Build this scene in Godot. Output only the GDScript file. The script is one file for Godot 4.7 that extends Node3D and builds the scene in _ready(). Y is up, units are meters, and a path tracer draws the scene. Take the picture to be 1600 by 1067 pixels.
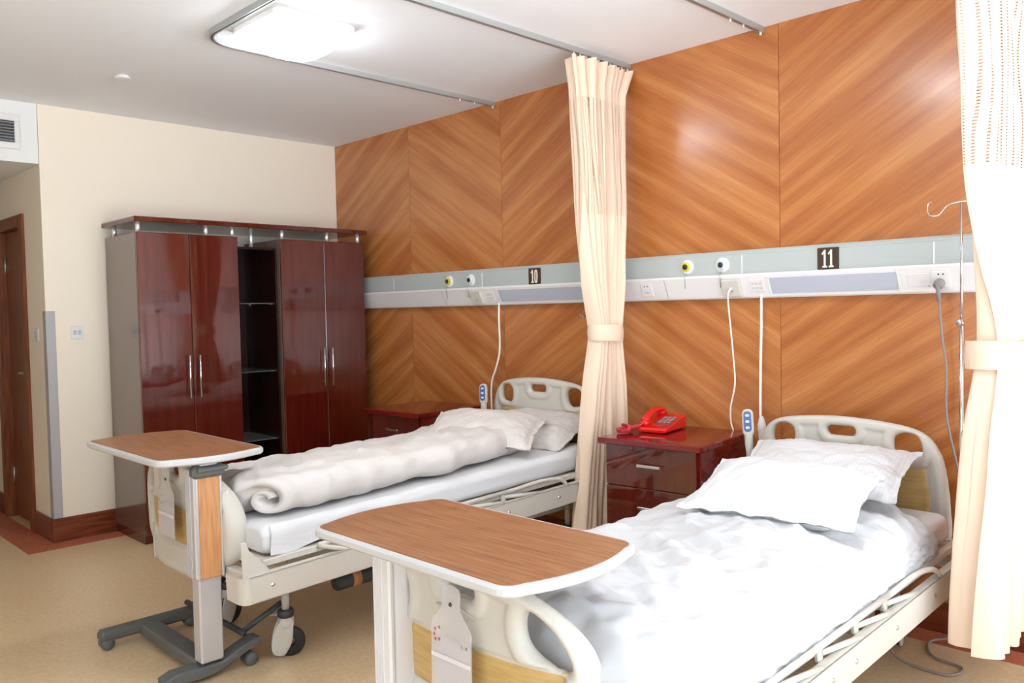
extends Node3D
# Two-bed hospital room: headwall along x (z = 0), far wall x = 0, window wall on the right.

const H := 2.75
var used := {}
var mat := {}
var cache := {}

# ------------------------------------------------------------------ mesh builder
class Shape:
	var st := SurfaceTool.new()
	func _init(flat := true) -> void:
		st.begin(Mesh.PRIMITIVE_TRIANGLES)
		st.set_smooth_group(-1 if flat else 0)
	func smooth(on := true) -> Shape:
		st.set_smooth_group(0 if on else -1)
		return self
	func vert(p: Vector3, uv: Vector2) -> void:
		st.set_uv(uv)
		st.add_vertex(p)
	# a, b, c counter-clockwise as seen from outside
	func tri(a: Vector3, b: Vector3, c: Vector3, ua := Vector2.ZERO, ub := Vector2.ZERO, uc := Vector2.ZERO) -> void:
		vert(a, ua); vert(c, uc); vert(b, ub)
	func quad(a: Vector3, b: Vector3, c: Vector3, d: Vector3, ua := Vector2.ZERO, ub := Vector2(1, 0), uc := Vector2.ONE, ud := Vector2(0, 1)) -> void:
		tri(a, b, c, ua, ub, uc)
		tri(a, c, d, ua, uc, ud)
	# chamfered box
	func box(c: Vector3, s: Vector3, ch := 0.0, b := Basis.IDENTITY) -> Shape:
		var h := s * 0.5
		ch = minf(ch, minf(h.x, minf(h.y, h.z)) * 0.9)
		var P := func(sx: float, sy: float, sz: float, ax: int) -> Vector3:
			var v := Vector3(sx * h.x, sy * h.y, sz * h.z)
			for k in 3:
				if k != ax:
					v[k] -= signf(v[k]) * ch
			return c + b * v
		for ax in 3:
			var u := (ax + 1) % 3
			var w := (ax + 2) % 3
			for sg in [-1.0, 1.0]:
				var q := []
				for k in [[-1, -1], [1, -1], [1, 1], [-1, 1]]:
					var v := [0.0, 0.0, 0.0]
					v[ax] = sg; v[u] = float(k[0]); v[w] = float(k[1])
					q.append(P.call(v[0], v[1], v[2], ax))
				if sg > 0: quad(q[0], q[1], q[2], q[3])
				else: quad(q[3], q[2], q[1], q[0])
		if ch > 0.0:
			for ax in 3:
				var u := (ax + 1) % 3
				var w := (ax + 2) % 3
				for su in [-1.0, 1.0]:
					for sw in [-1.0, 1.0]:
						var lo := [0.0, 0.0, 0.0]
						lo[ax] = -1.0; lo[u] = su; lo[w] = sw
						var hi := lo.duplicate(); hi[ax] = 1.0
						var a: Vector3 = P.call(lo[0], lo[1], lo[2], u)
						var d: Vector3 = P.call(lo[0], lo[1], lo[2], w)
						var b2: Vector3 = P.call(hi[0], hi[1], hi[2], u)
						var c2: Vector3 = P.call(hi[0], hi[1], hi[2], w)
						if su * sw > 0: quad(a, d, c2, b2)
						else: quad(d, a, b2, c2)
			for sx in [-1.0, 1.0]:
				for sy in [-1.0, 1.0]:
					for sz in [-1.0, 1.0]:
						var a: Vector3 = P.call(sx, sy, sz, 0)
						var b3: Vector3 = P.call(sx, sy, sz, 1)
						var c3: Vector3 = P.call(sx, sy, sz, 2)
						if sx * sy * sz > 0: tri(a, b3, c3)
						else: tri(a, c3, b3)
		return self
	# pts: rows x cols grid; u runs along a row. Outside is where (next column) x (next row) points.
	func grid(pts: PackedVector3Array, cols: int, rows: int, uvs := PackedVector2Array(), wrap := false) -> Shape:
		var n := cols if wrap else cols - 1
		for r in rows - 1:
			for c in n:
				var i := r * cols + c
				var j := r * cols + (c + 1) % cols
				var k := i + cols
				var l := j + cols
				if uvs.size() > 0: quad(pts[i], pts[j], pts[l], pts[k], uvs[i], uvs[j], uvs[l], uvs[k])
				else: quad(pts[i], pts[j], pts[l], pts[k])
		return self
	func tube(path: PackedVector3Array, r: float, n := 10, ry := -1.0, up := Vector3.UP) -> Shape:
		if ry < 0: ry = r
		var rings := PackedVector3Array()
		var t0 := (path[1] - path[0]).normalized()
		var side := up.cross(t0)
		if side.length() < 0.05: side = Vector3.RIGHT.cross(t0)
		side = side.normalized()
		for i in path.size():
			var t := (path[mini(i + 1, path.size() - 1)] - path[maxi(i - 1, 0)]).normalized()
			side = (side - t * side.dot(t)).normalized()
			var u := t.cross(side)
			for k in n:
				var a := TAU * k / n
				rings.append(path[i] + side * cos(a) * r + u * sin(a) * ry)
		grid(rings, n, path.size(), PackedVector2Array(), true)
		for e in [0, path.size() - 1]:
			for k in n:
				var a := rings[e * n + k]
				var b := rings[e * n + (k + 1) % n]
				if e == 0: tri(path[e], b, a)
				else: tri(path[e], a, b)
		return self
	# profile: (radius, height) from bottom to top, around local y of xf
	func lathe(prof: PackedVector2Array, n := 20, xf := Transform3D.IDENTITY) -> Shape:
		var pts := PackedVector3Array()
		for p in prof:
			for k in n:
				var a := -TAU * k / n
				pts.append(xf * Vector3(p.x * cos(a), p.y, p.x * sin(a)))
		return grid(pts, n, prof.size(), PackedVector2Array(), true)
	# polygon (counter-clockwise in local xy) extruded from z = 0 to depth, edges chamfered
	func prism(poly: PackedVector2Array, depth: float, xf := Transform3D.IDENTITY, ch := 0.0) -> Shape:
		if Geometry2D.is_polygon_clockwise(poly): poly.reverse()
		var n := poly.size()
		var inner := PackedVector2Array()
		for i in n:
			var d0 := (poly[i] - poly[(i + n - 1) % n]).normalized()
			var d1 := (poly[(i + 1) % n] - poly[i]).normalized()
			var nn := (Vector2(-d0.y, d0.x) + Vector2(-d1.y, d1.x))
			nn = nn / maxf(0.3, nn.length_squared()) * 2.0
			inner.append(poly[i] + nn * ch)
		var rings := []
		if ch > 0: rings = [[inner, 0.0], [poly, ch], [poly, depth - ch], [inner, depth]]
		else: rings = [[poly, 0.0], [poly, depth]]
		for k in rings.size() - 1:
			for i in n:
				var j := (i + 1) % n
				var a = rings[k][0]; var b = rings[k + 1][0]
				var za = rings[k][1]; var zb = rings[k + 1][1]
				quad(xf * Vector3(a[i].x, a[i].y, za), xf * Vector3(a[j].x, a[j].y, za), xf * Vector3(b[j].x, b[j].y, zb), xf * Vector3(b[i].x, b[i].y, zb), Vector2(a[i].x, a[i].y), Vector2(a[j].x, a[j].y), Vector2(b[j].x, b[j].y), Vector2(b[i].x, b[i].y))
		var cap: PackedVector2Array = rings[0][0]
		var idx := Geometry2D.triangulate_polygon(cap)
		for k in range(0, idx.size(), 3):
			var a := cap[idx[k]]; var b := cap[idx[k + 1]]; var c := cap[idx[k + 2]]
			if (b - a).cross(c - a) < 0:
				var t := b; b = c; c = t
			tri(xf * Vector3(a.x, a.y, depth), xf * Vector3(b.x, b.y, depth), xf * Vector3(c.x, c.y, depth), a, b, c)
			tri(xf * Vector3(a.x, a.y, 0), xf * Vector3(c.x, c.y, 0), xf * Vector3(b.x, b.y, 0), a, c, b)
		return self
	func mesh() -> ArrayMesh:
		st.generate_normals()
		st.index()
		return st.commit()

# ------------------------------------------------------------------ naming and tagging
func numbered(called: String) -> String:
	used[called] = used.get(called, -1) + 1
	return called if used[called] == 0 else "%s_%03d" % [called, used[called]]

func tag(o: Node3D, label: String, category: String, group := "") -> Node3D:
	o.set_meta("label", label)
	o.set_meta("category", category)
	if group: o.set_meta("group", group)
	return o

func thing(called: String, label: String, category: String, at := Vector3.ZERO, turn := 0.0, group := "") -> Node3D:
	var o := Node3D.new()
	o.name = numbered(called)
	add_child(o, true)
	o.position = at
	o.rotation.y = turn
	tag(o, label, category, group)
	return o

func part(called: String, shape, material: Material, parent: Node3D, xf := Transform3D.IDENTITY) -> MeshInstance3D:
	var o := MeshInstance3D.new()
	o.name = called if parent != self else numbered(called)
	o.mesh = shape if shape is Mesh else shape.mesh()
	o.material_override = material
	o.transform = xf
	o.cast_shadow = GeometryInstance3D.SHADOW_CASTING_SETTING_ON
	parent.add_child(o, true)
	return o

func struct(called: String, shape, material: Material) -> MeshInstance3D:
	var o := part(called, shape, material, self)
	o.set_meta("kind", "structure")
	return o

func S(flat := true) -> Shape:
	return Shape.new(flat)

func bx(c: Vector3, s: Vector3, ch := 0.0, b := Basis.IDENTITY) -> Shape:
	return Shape.new().box(c, s, ch, b)

func span(a: Vector3, b: Vector3, ch := 0.0) -> Shape:
	return Shape.new().box((a + b) * 0.5, (b - a).abs(), ch)

func curve(pts: Array, n := 8) -> PackedVector3Array:
	var out := PackedVector3Array()
	for i in pts.size() - 1:
		var p0: Vector3 = pts[maxi(i - 1, 0)]
		var p1: Vector3 = pts[i]
		var p2: Vector3 = pts[i + 1]
		var p3: Vector3 = pts[mini(i + 2, pts.size() - 1)]
		for k in n:
			out.append(p1.cubic_interpolate(p2, p0, p3, float(k) / n))
	out.append(pts[-1])
	return out

func smooth_poly(pts: Array, n := 6) -> PackedVector2Array:
	var out := PackedVector2Array()
	var m := pts.size()
	for i in m:
		var p0: Vector2 = pts[(i + m - 1) % m]
		var p1: Vector2 = pts[i]
		var p2: Vector2 = pts[(i + 1) % m]
		var p3: Vector2 = pts[(i + 2) % m]
		for k in n:
			out.append(p1.cubic_interpolate(p2, p0, p3, float(k) / n))
	return out

func round_rect(w: float, h: float, r: float, n := 5, c := Vector2.ZERO) -> PackedVector2Array:
	var out := PackedVector2Array()
	for q in 4:
		var cc := Vector2((w / 2 - r) * [1, -1, -1, 1][q], (h / 2 - r) * [1, 1, -1, -1][q])
		for k in n + 1:
			var a := PI / 2 * (q + float(k) / n)
			out.append(c + cc + Vector2(cos(a), sin(a)) * r)
	return out

# signed distance to a polygon, positive inside
func inside(p: Vector2, poly: PackedVector2Array) -> float:
	var d := 1e9
	var inn := false
	var n := poly.size()
	var j := n - 1
	for i in n:
		var a := poly[i]
		var b := poly[j]
		var e := b - a
		var w := p - a
		var t := clampf(w.dot(e) / maxf(e.length_squared(), 1e-12), 0.0, 1.0)
		d = minf(d, (w - e * t).length_squared())
		if (a.y > p.y) != (b.y > p.y) and p.x < (b.x - a.x) * (p.y - a.y) / (b.y - a.y) + a.x:
			inn = not inn
		j = i
	return sqrt(d) if inn else -sqrt(d)

# a moulded plate: outline and openings from the signed distance, half thickness from the distance to the nearest edge
func plate(sd: Callable, thick: Callable, lo: Vector2, hi: Vector2, cell: float, bend: Callable) -> ArrayMesh:
	var nx := int(ceil((hi.x - lo.x) / cell)) + 1
	var ny := int(ceil((hi.y - lo.y) / cell)) + 1
	var P := PackedVector2Array(); P.resize(nx * ny)
	var D := PackedFloat32Array(); D.resize(nx * ny)
	for j in ny:
		for i in nx:
			var p := lo + Vector2(i, j) * cell
			P[j * nx + i] = p
			D[j * nx + i] = sd.call(p)
	var T := PackedFloat32Array(); T.resize(nx * ny)
	for k in nx * ny:
		if D[k] <= 0:
			if D[k] > -2.0 * cell:
				var p := P[k]
				for it in 3:
					var d: float = sd.call(p)
					var g := Vector2(sd.call(p + Vector2(1e-3, 0)) - d, sd.call(p + Vector2(0, 1e-3)) - d)
					if g.length() > 1e-6:
						p -= g.normalized() * d
				P[k] = p
			T[k] = 0.0
		else:
			T[k] = thick.call(D[k], P[k])
	var s := Shape.new(false)
	for j in ny - 1:
		for i in nx - 1:
			var q := [j * nx + i, j * nx + i + 1, (j + 1) * nx + i + 1, (j + 1) * nx + i]
			if D[q[0]] <= 0 and D[q[1]] <= 0 and D[q[2]] <= 0 and D[q[3]] <= 0: continue
			var f := []
			var b := []
			for k in q:
				var z: float = bend.call(P[k])
				f.append(Vector3(P[k].x, P[k].y, z + T[k]))
				b.append(Vector3(P[k].x, P[k].y, z - T[k]))
			s.quad(f[0], f[1], f[2], f[3], P[q[0]], P[q[1]], P[q[2]], P[q[3]])
			s.quad(b[3], b[2], b[1], b[0], P[q[3]], P[q[2]], P[q[1]], P[q[0]])
	return s.mesh()

func noise(seed_: int, freq: float, octaves := 3, kind := FastNoiseLite.TYPE_SIMPLEX_SMOOTH, ridged := false) -> FastNoiseLite:
	var n := FastNoiseLite.new()
	n.seed = seed_
	n.noise_type = kind
	n.frequency = freq
	n.fractal_type = FastNoiseLite.FRACTAL_RIDGED if ridged else FastNoiseLite.FRACTAL_FBM
	n.fractal_octaves = octaves
	return n

func ramp_tex(cols: Array, offs: Array, seed_: int, freq := 0.01, octaves := 5, size := 512) -> NoiseTexture2D:
	var g := Gradient.new()
	g.offsets = PackedFloat32Array(offs)
	g.colors = PackedColorArray(cols)
	var t := NoiseTexture2D.new()
	t.width = size; t.height = size
	t.seamless = true
	t.noise = noise(seed_, freq, octaves)
	t.color_ramp = g
	return t

func plain(c: Color, rough := 0.6, metal := 0.0, spec := 0.5) -> StandardMaterial3D:
	var m := StandardMaterial3D.new()
	m.albedo_color = c
	m.roughness = rough
	m.metallic = metal
	m.metallic_specular = spec
	return m

func wood(cols: Array, scale: Vector3, rough: float, seed_: int, tri := true, coat := 0.0) -> StandardMaterial3D:
	var m := plain(Color.WHITE, rough)
	m.albedo_texture = ramp_tex(cols, [0.0, 0.4, 0.6, 1.0], seed_)
	m.uv1_triplanar = tri
	m.uv1_scale = scale
	if coat > 0:
		m.clearcoat_enabled = true
		m.clearcoat = coat
		m.clearcoat_roughness = 0.03
		m.metallic_specular = 0.55
	return m

func C(r: int, g: int, b: int) -> Color:
	return Color8(r, g, b)

func make_materials() -> void:
	# veneer of the headwall: u runs along the grain
	var v := plain(Color.WHITE, 0.27)
	v.albedo_texture = ramp_tex([C(170, 98, 48), C(184, 113, 58), C(192, 122, 66), C(206, 141, 84)], [0.1, 0.42, 0.6, 0.95], 11, 0.008, 4)
	v.detail_enabled = true
	v.detail_blend_mode = BaseMaterial3D.BLEND_MODE_MUL
	v.detail_uv_layer = BaseMaterial3D.DETAIL_UV_2
	v.detail_albedo = ramp_tex([C(232, 224, 216), C(244, 240, 236), C(250, 248, 246), C(255, 255, 255)], [0.1, 0.42, 0.6, 0.95], 12, 0.02, 3)
	v.uv1_scale = Vector3(0.11, 2.2, 1)
	v.uv2_scale = Vector3(0.3, 14, 1)
	v.metallic_specular = 0.5
	v.clearcoat_enabled = true
	v.clearcoat = 0.4
	v.clearcoat_roughness = 0.16
	mat.veneer = v
	mat.mahogany = wood([C(78, 21, 13), C(84, 23, 14), C(88, 26, 16), C(93, 29, 18)], Vector3(3, 0.3, 3), 0.04, 21)
	mat.mahogany.metallic_specular = 0.72
	mat.cherry = wood([C(100, 14, 14), C(112, 18, 16), C(120, 23, 19), C(130, 30, 24)], Vector3(0.3, 5, 5), 0.07, 22)
	mat.cherry.metallic_specular = 0.6
	mat.dark_lacquer = plain(C(38, 18, 15), 0.12)
	mat.dark_inside = plain(C(34, 22, 20), 0.4)
	mat.wardrobe_side = wood([C(94, 72, 62), C(100, 77, 67), C(104, 80, 70), C(110, 86, 76)], Vector3(5, 0.3, 5), 0.22, 23, true, 0.6)
	mat.walnut = wood([C(124, 78, 47), C(146, 96, 60), C(155, 103, 66), C(167, 116, 77)], Vector3(0.7, 9, 9), 0.4, 24)
	mat.oak = wood([C(180, 144, 82), C(194, 158, 96), C(200, 165, 104), C(208, 176, 116)], Vector3(1.0, 9, 9), 0.45, 25)
	mat.beech = wood([C(184, 122, 76), C(198, 137, 88), C(205, 146, 96), C(214, 158, 108)], Vector3(9, 0.8, 9), 0.4, 26)
	mat.skirting = wood([C(88, 36, 18), C(112, 50, 26), C(124, 58, 32), C(138, 70, 40)], Vector3(0.6, 6, 0.6), 0.25, 27)
	mat.doorwood = wood([C(98, 48, 22), C(122, 64, 32), C(132, 72, 38), C(146, 84, 46)], Vector3(6, 0.5, 6), 0.35, 28)
	var f := plain(Color.WHITE, 0.3)
	f.albedo_texture = ramp_tex([C(214, 183, 142), C(219, 189, 148), C(222, 192, 151), C(226, 197, 156)], [0.1, 0.45, 0.58, 0.9], 31, 0.02, 5, 1024)
	f.uv1_triplanar = true
	f.uv1_world_triplanar = true
	f.uv1_scale = Vector3(1.6, 1.6, 1.6)
	f.metallic_specular = 0.45
	mat.floor = f
	var t := plain(Color.WHITE, 0.35)
	t.albedo_texture = ramp_tex([C(166, 88, 62), C(184, 102, 74), C(190, 108, 80), C(200, 120, 90)], [0.2, 0.45, 0.58, 0.8], 32, 0.03, 4)
	t.uv1_triplanar = true
	t.uv1_scale = Vector3(3, 3, 3)
	mat.border = t
	mat.wall = plain(C(242, 228, 208), 0.85)
	mat.white_wall = plain(C(232, 230, 224), 0.85)
	mat.ceiling = plain(C(243, 244, 246), 0.9)
	mat.white_plastic = plain(C(226, 221, 218), 0.4)
	mat.edge = plain(C(200, 197, 194), 0.4)
	mat.cream_plastic = plain(C(206, 199, 187), 0.35)
	mat.cream_metal = plain(C(208, 200, 188), 0.35)
	mat.grey_panel = plain(C(176, 181, 177), 0.4)
	mat.lamp_cover = plain(C(182, 184, 194), 0.35)
	mat.grey_track = plain(C(186, 187, 184), 0.35, 0.6)
	mat.guard = plain(C(176, 172, 172), 0.5)
	mat.chrome = plain(C(214, 214, 216), 0.12, 1.0)
	mat.bright = plain(C(232, 232, 234), 0.22, 0.65)
	mat.steel = plain(C(190, 188, 186), 0.3, 0.9)
	mat.alu = plain(C(208, 206, 208), 0.35, 0.5)
	mat.grey_base = plain(C(94, 95, 92), 0.5)
	mat.dark_plastic = plain(C(62, 64, 66), 0.5)
	mat.rubber = plain(C(38, 38, 40), 0.6)
	mat.seam = plain(C(150, 148, 146), 0.6)
	mat.yellow = plain(C(206, 196, 28), 0.4)
	mat.ring = plain(C(200, 218, 222), 0.3)
	mat.black = plain(C(30, 28, 30), 0.4)
	mat.sign = plain(C(62, 40, 26), 0.4)
	mat.numeral = plain(C(240, 232, 214), 0.4)
	mat.red = plain(C(226, 24, 20), 0.25)
	mat.red_cord = plain(C(206, 52, 66), 0.35)
	mat.key = plain(C(150, 60, 62), 0.4)
	mat.cord = plain(C(240, 234, 224), 0.45)
	mat.grey_cord = plain(C(140, 132, 128), 0.5)
	mat.blue = plain(C(70, 96, 150), 0.35)
	mat.print_red = plain(C(186, 90, 84), 0.6)
	mat.print_grey = plain(C(150, 136, 140), 0.6)
	mat.paper = plain(C(228, 220, 220), 0.5)
	var sl := plain(Color(0.92, 0.9, 0.9, 0.35), 0.2)
	sl.transparency = BaseMaterial3D.TRANSPARENCY_ALPHA
	mat.sleeve = sl
	var gl := plain(Color(0.8, 0.9, 0.88, 0.12), 0.05)
	gl.transparency = BaseMaterial3D.TRANSPARENCY_ALPHA
	mat.glass = gl
	# linen: fine satin stripe, colour only
	var im := Image.create(64, 8, false, Image.FORMAT_RGB8)
	for x in 64:
		im.fill_rect(Rect2i(x, 0, 1, 8), C(219, 217, 216) if (x % 16) < 9 else C(215, 213, 212))
	var lin := plain(Color.WHITE, 0.95)
	lin.albedo_texture = ImageTexture.create_from_image(im)
	lin.uv1_scale = Vector3(9, 1, 1)
	lin.metallic_specular = 0.2
	mat.linen = lin
	mat.cover = plain(C(206, 204, 204), 0.95, 0, 0.2)
	mat.cover_cream = plain(C(214, 206, 200), 0.95, 0, 0.2)
	var lc := lin.duplicate()
	lc.albedo_color = C(250, 241, 234)
	mat.linen_cream = lc
	mat.sheet = plain(C(218, 216, 215), 0.95, 0, 0.2)
	var cu := plain(C(240, 215, 190), 0.95, 0, 0.2)
	cu.backlight_enabled = true
	cu.backlight = Color(0.5, 0.42, 0.34)
	cu.cull_mode = BaseMaterial3D.CULL_DISABLED
	mat.curtain = cu
	# open weave of the curtain top: rows of small holes
	var hm := Image.create(16, 16, false, Image.FORMAT_RGBA8)
	hm.fill(Color(1, 1, 1, 1))
	hm.fill_rect(Rect2i(4, 3, 5, 8), Color(1, 1, 1, 0))
	var cm := cu.duplicate()
	cm.albedo_texture = ImageTexture.create_from_image(hm)
	cm.transparency = BaseMaterial3D.TRANSPARENCY_ALPHA_SCISSOR
	cm.alpha_scissor_threshold = 0.5
	mat.curtain_mesh = cm
	var lg := plain(C(250, 252, 255), 0.4)
	lg.emission_enabled = true
	lg.emission = Color(0.93, 0.97, 1.0)
	lg.emission_energy_multiplier = 12.0
	mat.lamp = lg

# ------------------------------------------------------------------ start
func _ready() -> void:
	# camera
	var cam := Camera3D.new()
	cam.name = "camera"
	var p := -0.0378627974
	var y := 0.787747481
	var r := -0.0206122488
	cam.transform = Transform3D(Basis(Vector3.UP, y) * Basis(Vector3.RIGHT, p) * Basis(Vector3.BACK, r), Vector3(5.7237342, 1.41000191, 3.73004768))
	cam.fov = 44.981
	cam.near = 0.05
	add_child(cam)
	cam.current = true
	# sky, exposure
	var we := WorldEnvironment.new()
	we.name = "environment"
	var env := Environment.new()
	env.background_mode = Environment.BG_SKY
	var sky := Sky.new()
	var sm := ProceduralSkyMaterial.new()
	sm.sky_top_color = Color(0.86, 0.93, 1.0)
	sm.sky_horizon_color = Color(0.92, 0.96, 1.0)
	sm.ground_bottom_color = Color(0.91, 0.955, 1.0)
	sm.ground_horizon_color = Color(0.92, 0.96, 1.0)
	sm.sun_angle_max = 1.0
	sm.sky_energy_multiplier = 0.85
	sm.ground_energy_multiplier = 1.2
	sky.sky_material = sm
	env.sky = sky
	env.background_energy_multiplier = 7.6
	env.tonemap_mode = Environment.TONE_MAPPER_LINEAR
	env.tonemap_exposure = 1.0
	env.sdfgi_enabled = true
	env.ssao_enabled = true
	env.ssil_enabled = true
	we.environment = env
	add_child(we)
	make_materials()
	room()
	lamp(Vector3(2.25, H, 1.67), "lit square ceiling lamp with bulging white cover, above the bed nearer the wardrobe", 0.45)
	lamp(Vector3(4.08, H, 1.55), "lit square ceiling lamp out of frame above the bed closest to the camera", 0.45)
	tracks()
	wardrobe()
	head_panel()
	bed(2.40, 0.02, "10", -0.025, -0.10)
	bed(4.19, -0.07, "11", 0.0, -0.095)
	bedding()
	nightstand(Vector3(1.45, 0, 0.31), 0.03, "dark red nightstand in the corner next to the wardrobe, half hidden by the bed")
	nightstand(Vector3(3.425, 0, 0.31), 0.09, "dark red lacquered nightstand carrying the red telephone")
	overbed_table(Vector3(2.62, 0, 2.345), 0.88, Vector3(2.275, 0, 2.32), 0.885, 1.0, "overbed table with beech-faced column and grey H-shaped foot, by the wardrobe")
	overbed_table(Vector3(3.83, 0, 2.33), 0.80, Vector3(4.045, 0, 2.25), 0.90, -1.0, "large foreground overbed table with brown wood leaf on a white ribbed column")
	curtains()
	small_things()

# ------------------------------------------------------------------ the room
func room() -> void:
	var fl := struct("floor", span(Vector3(-4.0, -0.1, -0.12), Vector3(6.4, 0, 5.6)), mat.floor)
	fl.set_meta("label", "beige mottled sheet vinyl floor")
	struct("ceiling", span(Vector3(-0.12, H, -0.12), Vector3(6.4, H + 0.1, 5.6)), mat.ceiling)
	# headwall: backing and seven veneered panels with narrow joints
	var wb := struct("wall_back", span(Vector3(-0.12, 0, -0.12), Vector3(6.4, H, -0.012)), mat.sign)
	var w := 0.954
	for k in 8:
		var x0 := 0.003 + w * k
		var x1 := minf(x0 + w - 0.0025, 6.2)
		if x0 >= 6.2: break
		var s := S()
		var ang := deg_to_rad(32.0) * (1 if k % 2 == 0 else -1)
		var ax := Vector2(cos(ang), sin(ang))
		var off := Vector2(3.17 * k, 1.37 * k)
		var c := [Vector3(x0, 0, 0), Vector3(x1, 0, 0), Vector3(x1, H, 0), Vector3(x0, H, 0)]
		var uv := []
		for q in c:
			var l := Vector2(q.x - x0, q.y)
			uv.append(Vector2(l.dot(ax), l.dot(Vector2(-ax.y, ax.x))) + off)
		for t in [[0, 1, 2], [0, 2, 3]]:
			for i in [t[0], t[2], t[1]]:
				s.st.set_uv2(uv[i])
				s.vert(c[i], uv[i])
		for e in 4:
			var a: Vector3 = c[e]
			var b: Vector3 = c[(e + 1) % 4]
			var d := Vector3(0, 0, -0.012)
			s.st.set_uv2(Vector2.ZERO)
			s.quad(a + d, b + d, b, a)
		part("veneer_panel", s, mat.veneer, wb)
	# far wall, corridor walls, bulkhead
	struct("wall_left", span(Vector3(-0.12, 0, -0.0), Vector3(0, H, 2.15)), mat.wall)
	var wc := struct("wall_corridor", S(), mat.wall)
	var cs := S()
	cs.box(Vector3(-0.25, 1.25, 2.09), Vector3(0.26, 2.5, 0.12))
	cs.box(Vector3(-2.6, 1.25, 2.09), Vector3(3.0, 2.5, 0.12))
	cs.box(Vector3(-0.74, 2.3, 2.09), Vector3(0.72, 0.44, 0.12))
	cs.box(Vector3(-0.74, 1.1, 2.045), Vector3(0.74, 2.2, 0.03))
	wc.mesh = cs.mesh()
	struct("wall_corridor_end", span(Vector3(-4.1, 0, 2.0), Vector3(-4.0, 2.5, 3.75)), mat.wall)
	struct("wall_corridor_front", span(Vector3(-4.1, 0, 3.6), Vector3(-0.12, 2.5, 3.72)), mat.wall)
	struct("ceiling_corridor", span(Vector3(-4.1, 2.38, 2.152), Vector3(-0.12, 2.5, 3.72)), mat.white_wall)
	struct("wall_bulkhead", span(Vector3(-0.12, 2.38, 2.152), Vector3(-0.006, H, 3.72)), mat.white_wall)
	struct("wall_left_front", span(Vector3(-0.12, 0, 3.6), Vector3(0, H, 5.6)), mat.wall)
	var fs := S()
	fs.box(Vector3(1.59, H / 2, 5.55), Vector3(3.42, H, 0.1))
	fs.box(Vector3(6.2, H / 2, 5.55), Vector3(0.4, H, 0.1))
	fs.box(Vector3(4.65, 0.35, 5.55), Vector3(2.7, 0.7, 0.1))
	fs.box(Vector3(4.65, 2.6, 5.55), Vector3(2.7, 0.3, 0.1))
	struct("wall_front", fs, mat.wall)
	var w2 := struct("window_2", S(), mat.white_plastic)
	var w2s := S()
	for xx in [3.33, 4.65, 5.97]: w2s.box(Vector3(xx, 1.575, 5.53), Vector3(0.06, 1.75, 0.06), 0.004)
	for yy in [0.73, 2.42]: w2s.box(Vector3(4.65, yy, 5.53), Vector3(2.7, 0.06, 0.06), 0.004)
	w2.mesh = w2s.mesh()
	for k in 2:
		part("pane", bx(Vector3(3.99 + 1.32 * k, 1.575, 5.54), Vector3(1.27, 1.63, 0.006)), mat.glass, w2)
	# window wall on the right
	var rs := S()
	rs.box(Vector3(6.3, 0.04, 2.7), Vector3(0.2, 0.08, 5.8))
	rs.box(Vector3(6.3, 2.68, 2.7), Vector3(0.2, 0.14, 5.8))
	rs.box(Vector3(6.3, 1.345, 0.0), Vector3(0.2, 2.53, 0.24))
	rs.box(Vector3(6.3, 1.345, 4.6), Vector3(0.2, 2.53, 2.0))
	struct("wall_right", rs, mat.white_wall)
	var wn := struct("window_1", S(), mat.white_plastic)
	var ws := S()
	for zz in [0.15, 1.29, 2.43, 3.57]: ws.box(Vector3(6.28, 1.345, zz), Vector3(0.06, 2.53, 0.06), 0.004)
	for yy in [0.11, 2.58]: ws.box(Vector3(6.28, yy, 1.86), Vector3(0.06, 0.06, 3.48), 0.004)
	wn.mesh = ws.mesh()
	for k in 3:
		part("pane", bx(Vector3(6.29, 1.345, 0.72 + 1.14 * k), Vector3(0.006, 2.42, 1.09)), mat.glass, wn)
	# skirtings
	struct("baseboard_left", span(Vector3(0, 0, 0), Vector3(0.016, 0.151, 2.166), 0.003), mat.skirting)
	var bc := struct("baseboard_corridor", S(), mat.skirting)
	var bs := S()
	bs.box(Vector3(-0.182, 0.0755, 2.158), Vector3(0.39, 0.151, 0.016), 0.003)
	bs.box(Vector3(-2.56, 0.0755, 2.158), Vector3(2.9, 0.151, 0.016), 0.003)
	bc.mesh = bs.mesh()
	struct("baseboard_back", span(Vector3(0.6, 0, 0), Vector3(6.2, 0.13, 0.016), 0.003), mat.skirting)
	struct("baseboard_right", span(Vector3(6.184, 0, 3.62), Vector3(6.2, 0.13, 5.5), 0.003), mat.skirting)
	# terracotta border strips let into the floor
	struct("trim_1", span(Vector3(0.016, -0.02, 0.1), Vector3(0.175, 0.0015, 2.345)), mat.border)
	struct("trim_2", span(Vector3(-4.0, -0.02, 2.166), Vector3(0.016, 0.0015, 2.345)), mat.border)
	struct("trim_3", span(Vector3(0.175, -0.02, 0.016), Vector3(6.2, 0.0015, 0.15)), mat.border)
	# corner guard
	var g := S()
	g.box(Vector3(0.0015, 0.808, 2.125), Vector3(0.003, 1.314, 0.056), 0.001)
	g.box(Vector3(-0.026, 0.808, 2.1515), Vector3(0.058, 1.314, 0.003), 0.001)
	tag(part("corner_guard", g, mat.guard, self), "grey plastic corner guard strip on the outer corner of the beige wall", "corner guard")
	# corridor door
	var d := struct("door_1", S(), mat.doorwood)
	var df := S()
	df.box(Vector3(-0.42, 1.055, 2.12), Vector3(0.08, 2.11, 0.10), 0.004)
	df.box(Vector3(-1.06, 1.055, 2.12), Vector3(0.08, 2.11, 0.10), 0.004)
	df.box(Vector3(-0.74, 2.07, 2.12), Vector3(0.56, 0.08, 0.10), 0.004)
	d.mesh = df.mesh()
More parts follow.
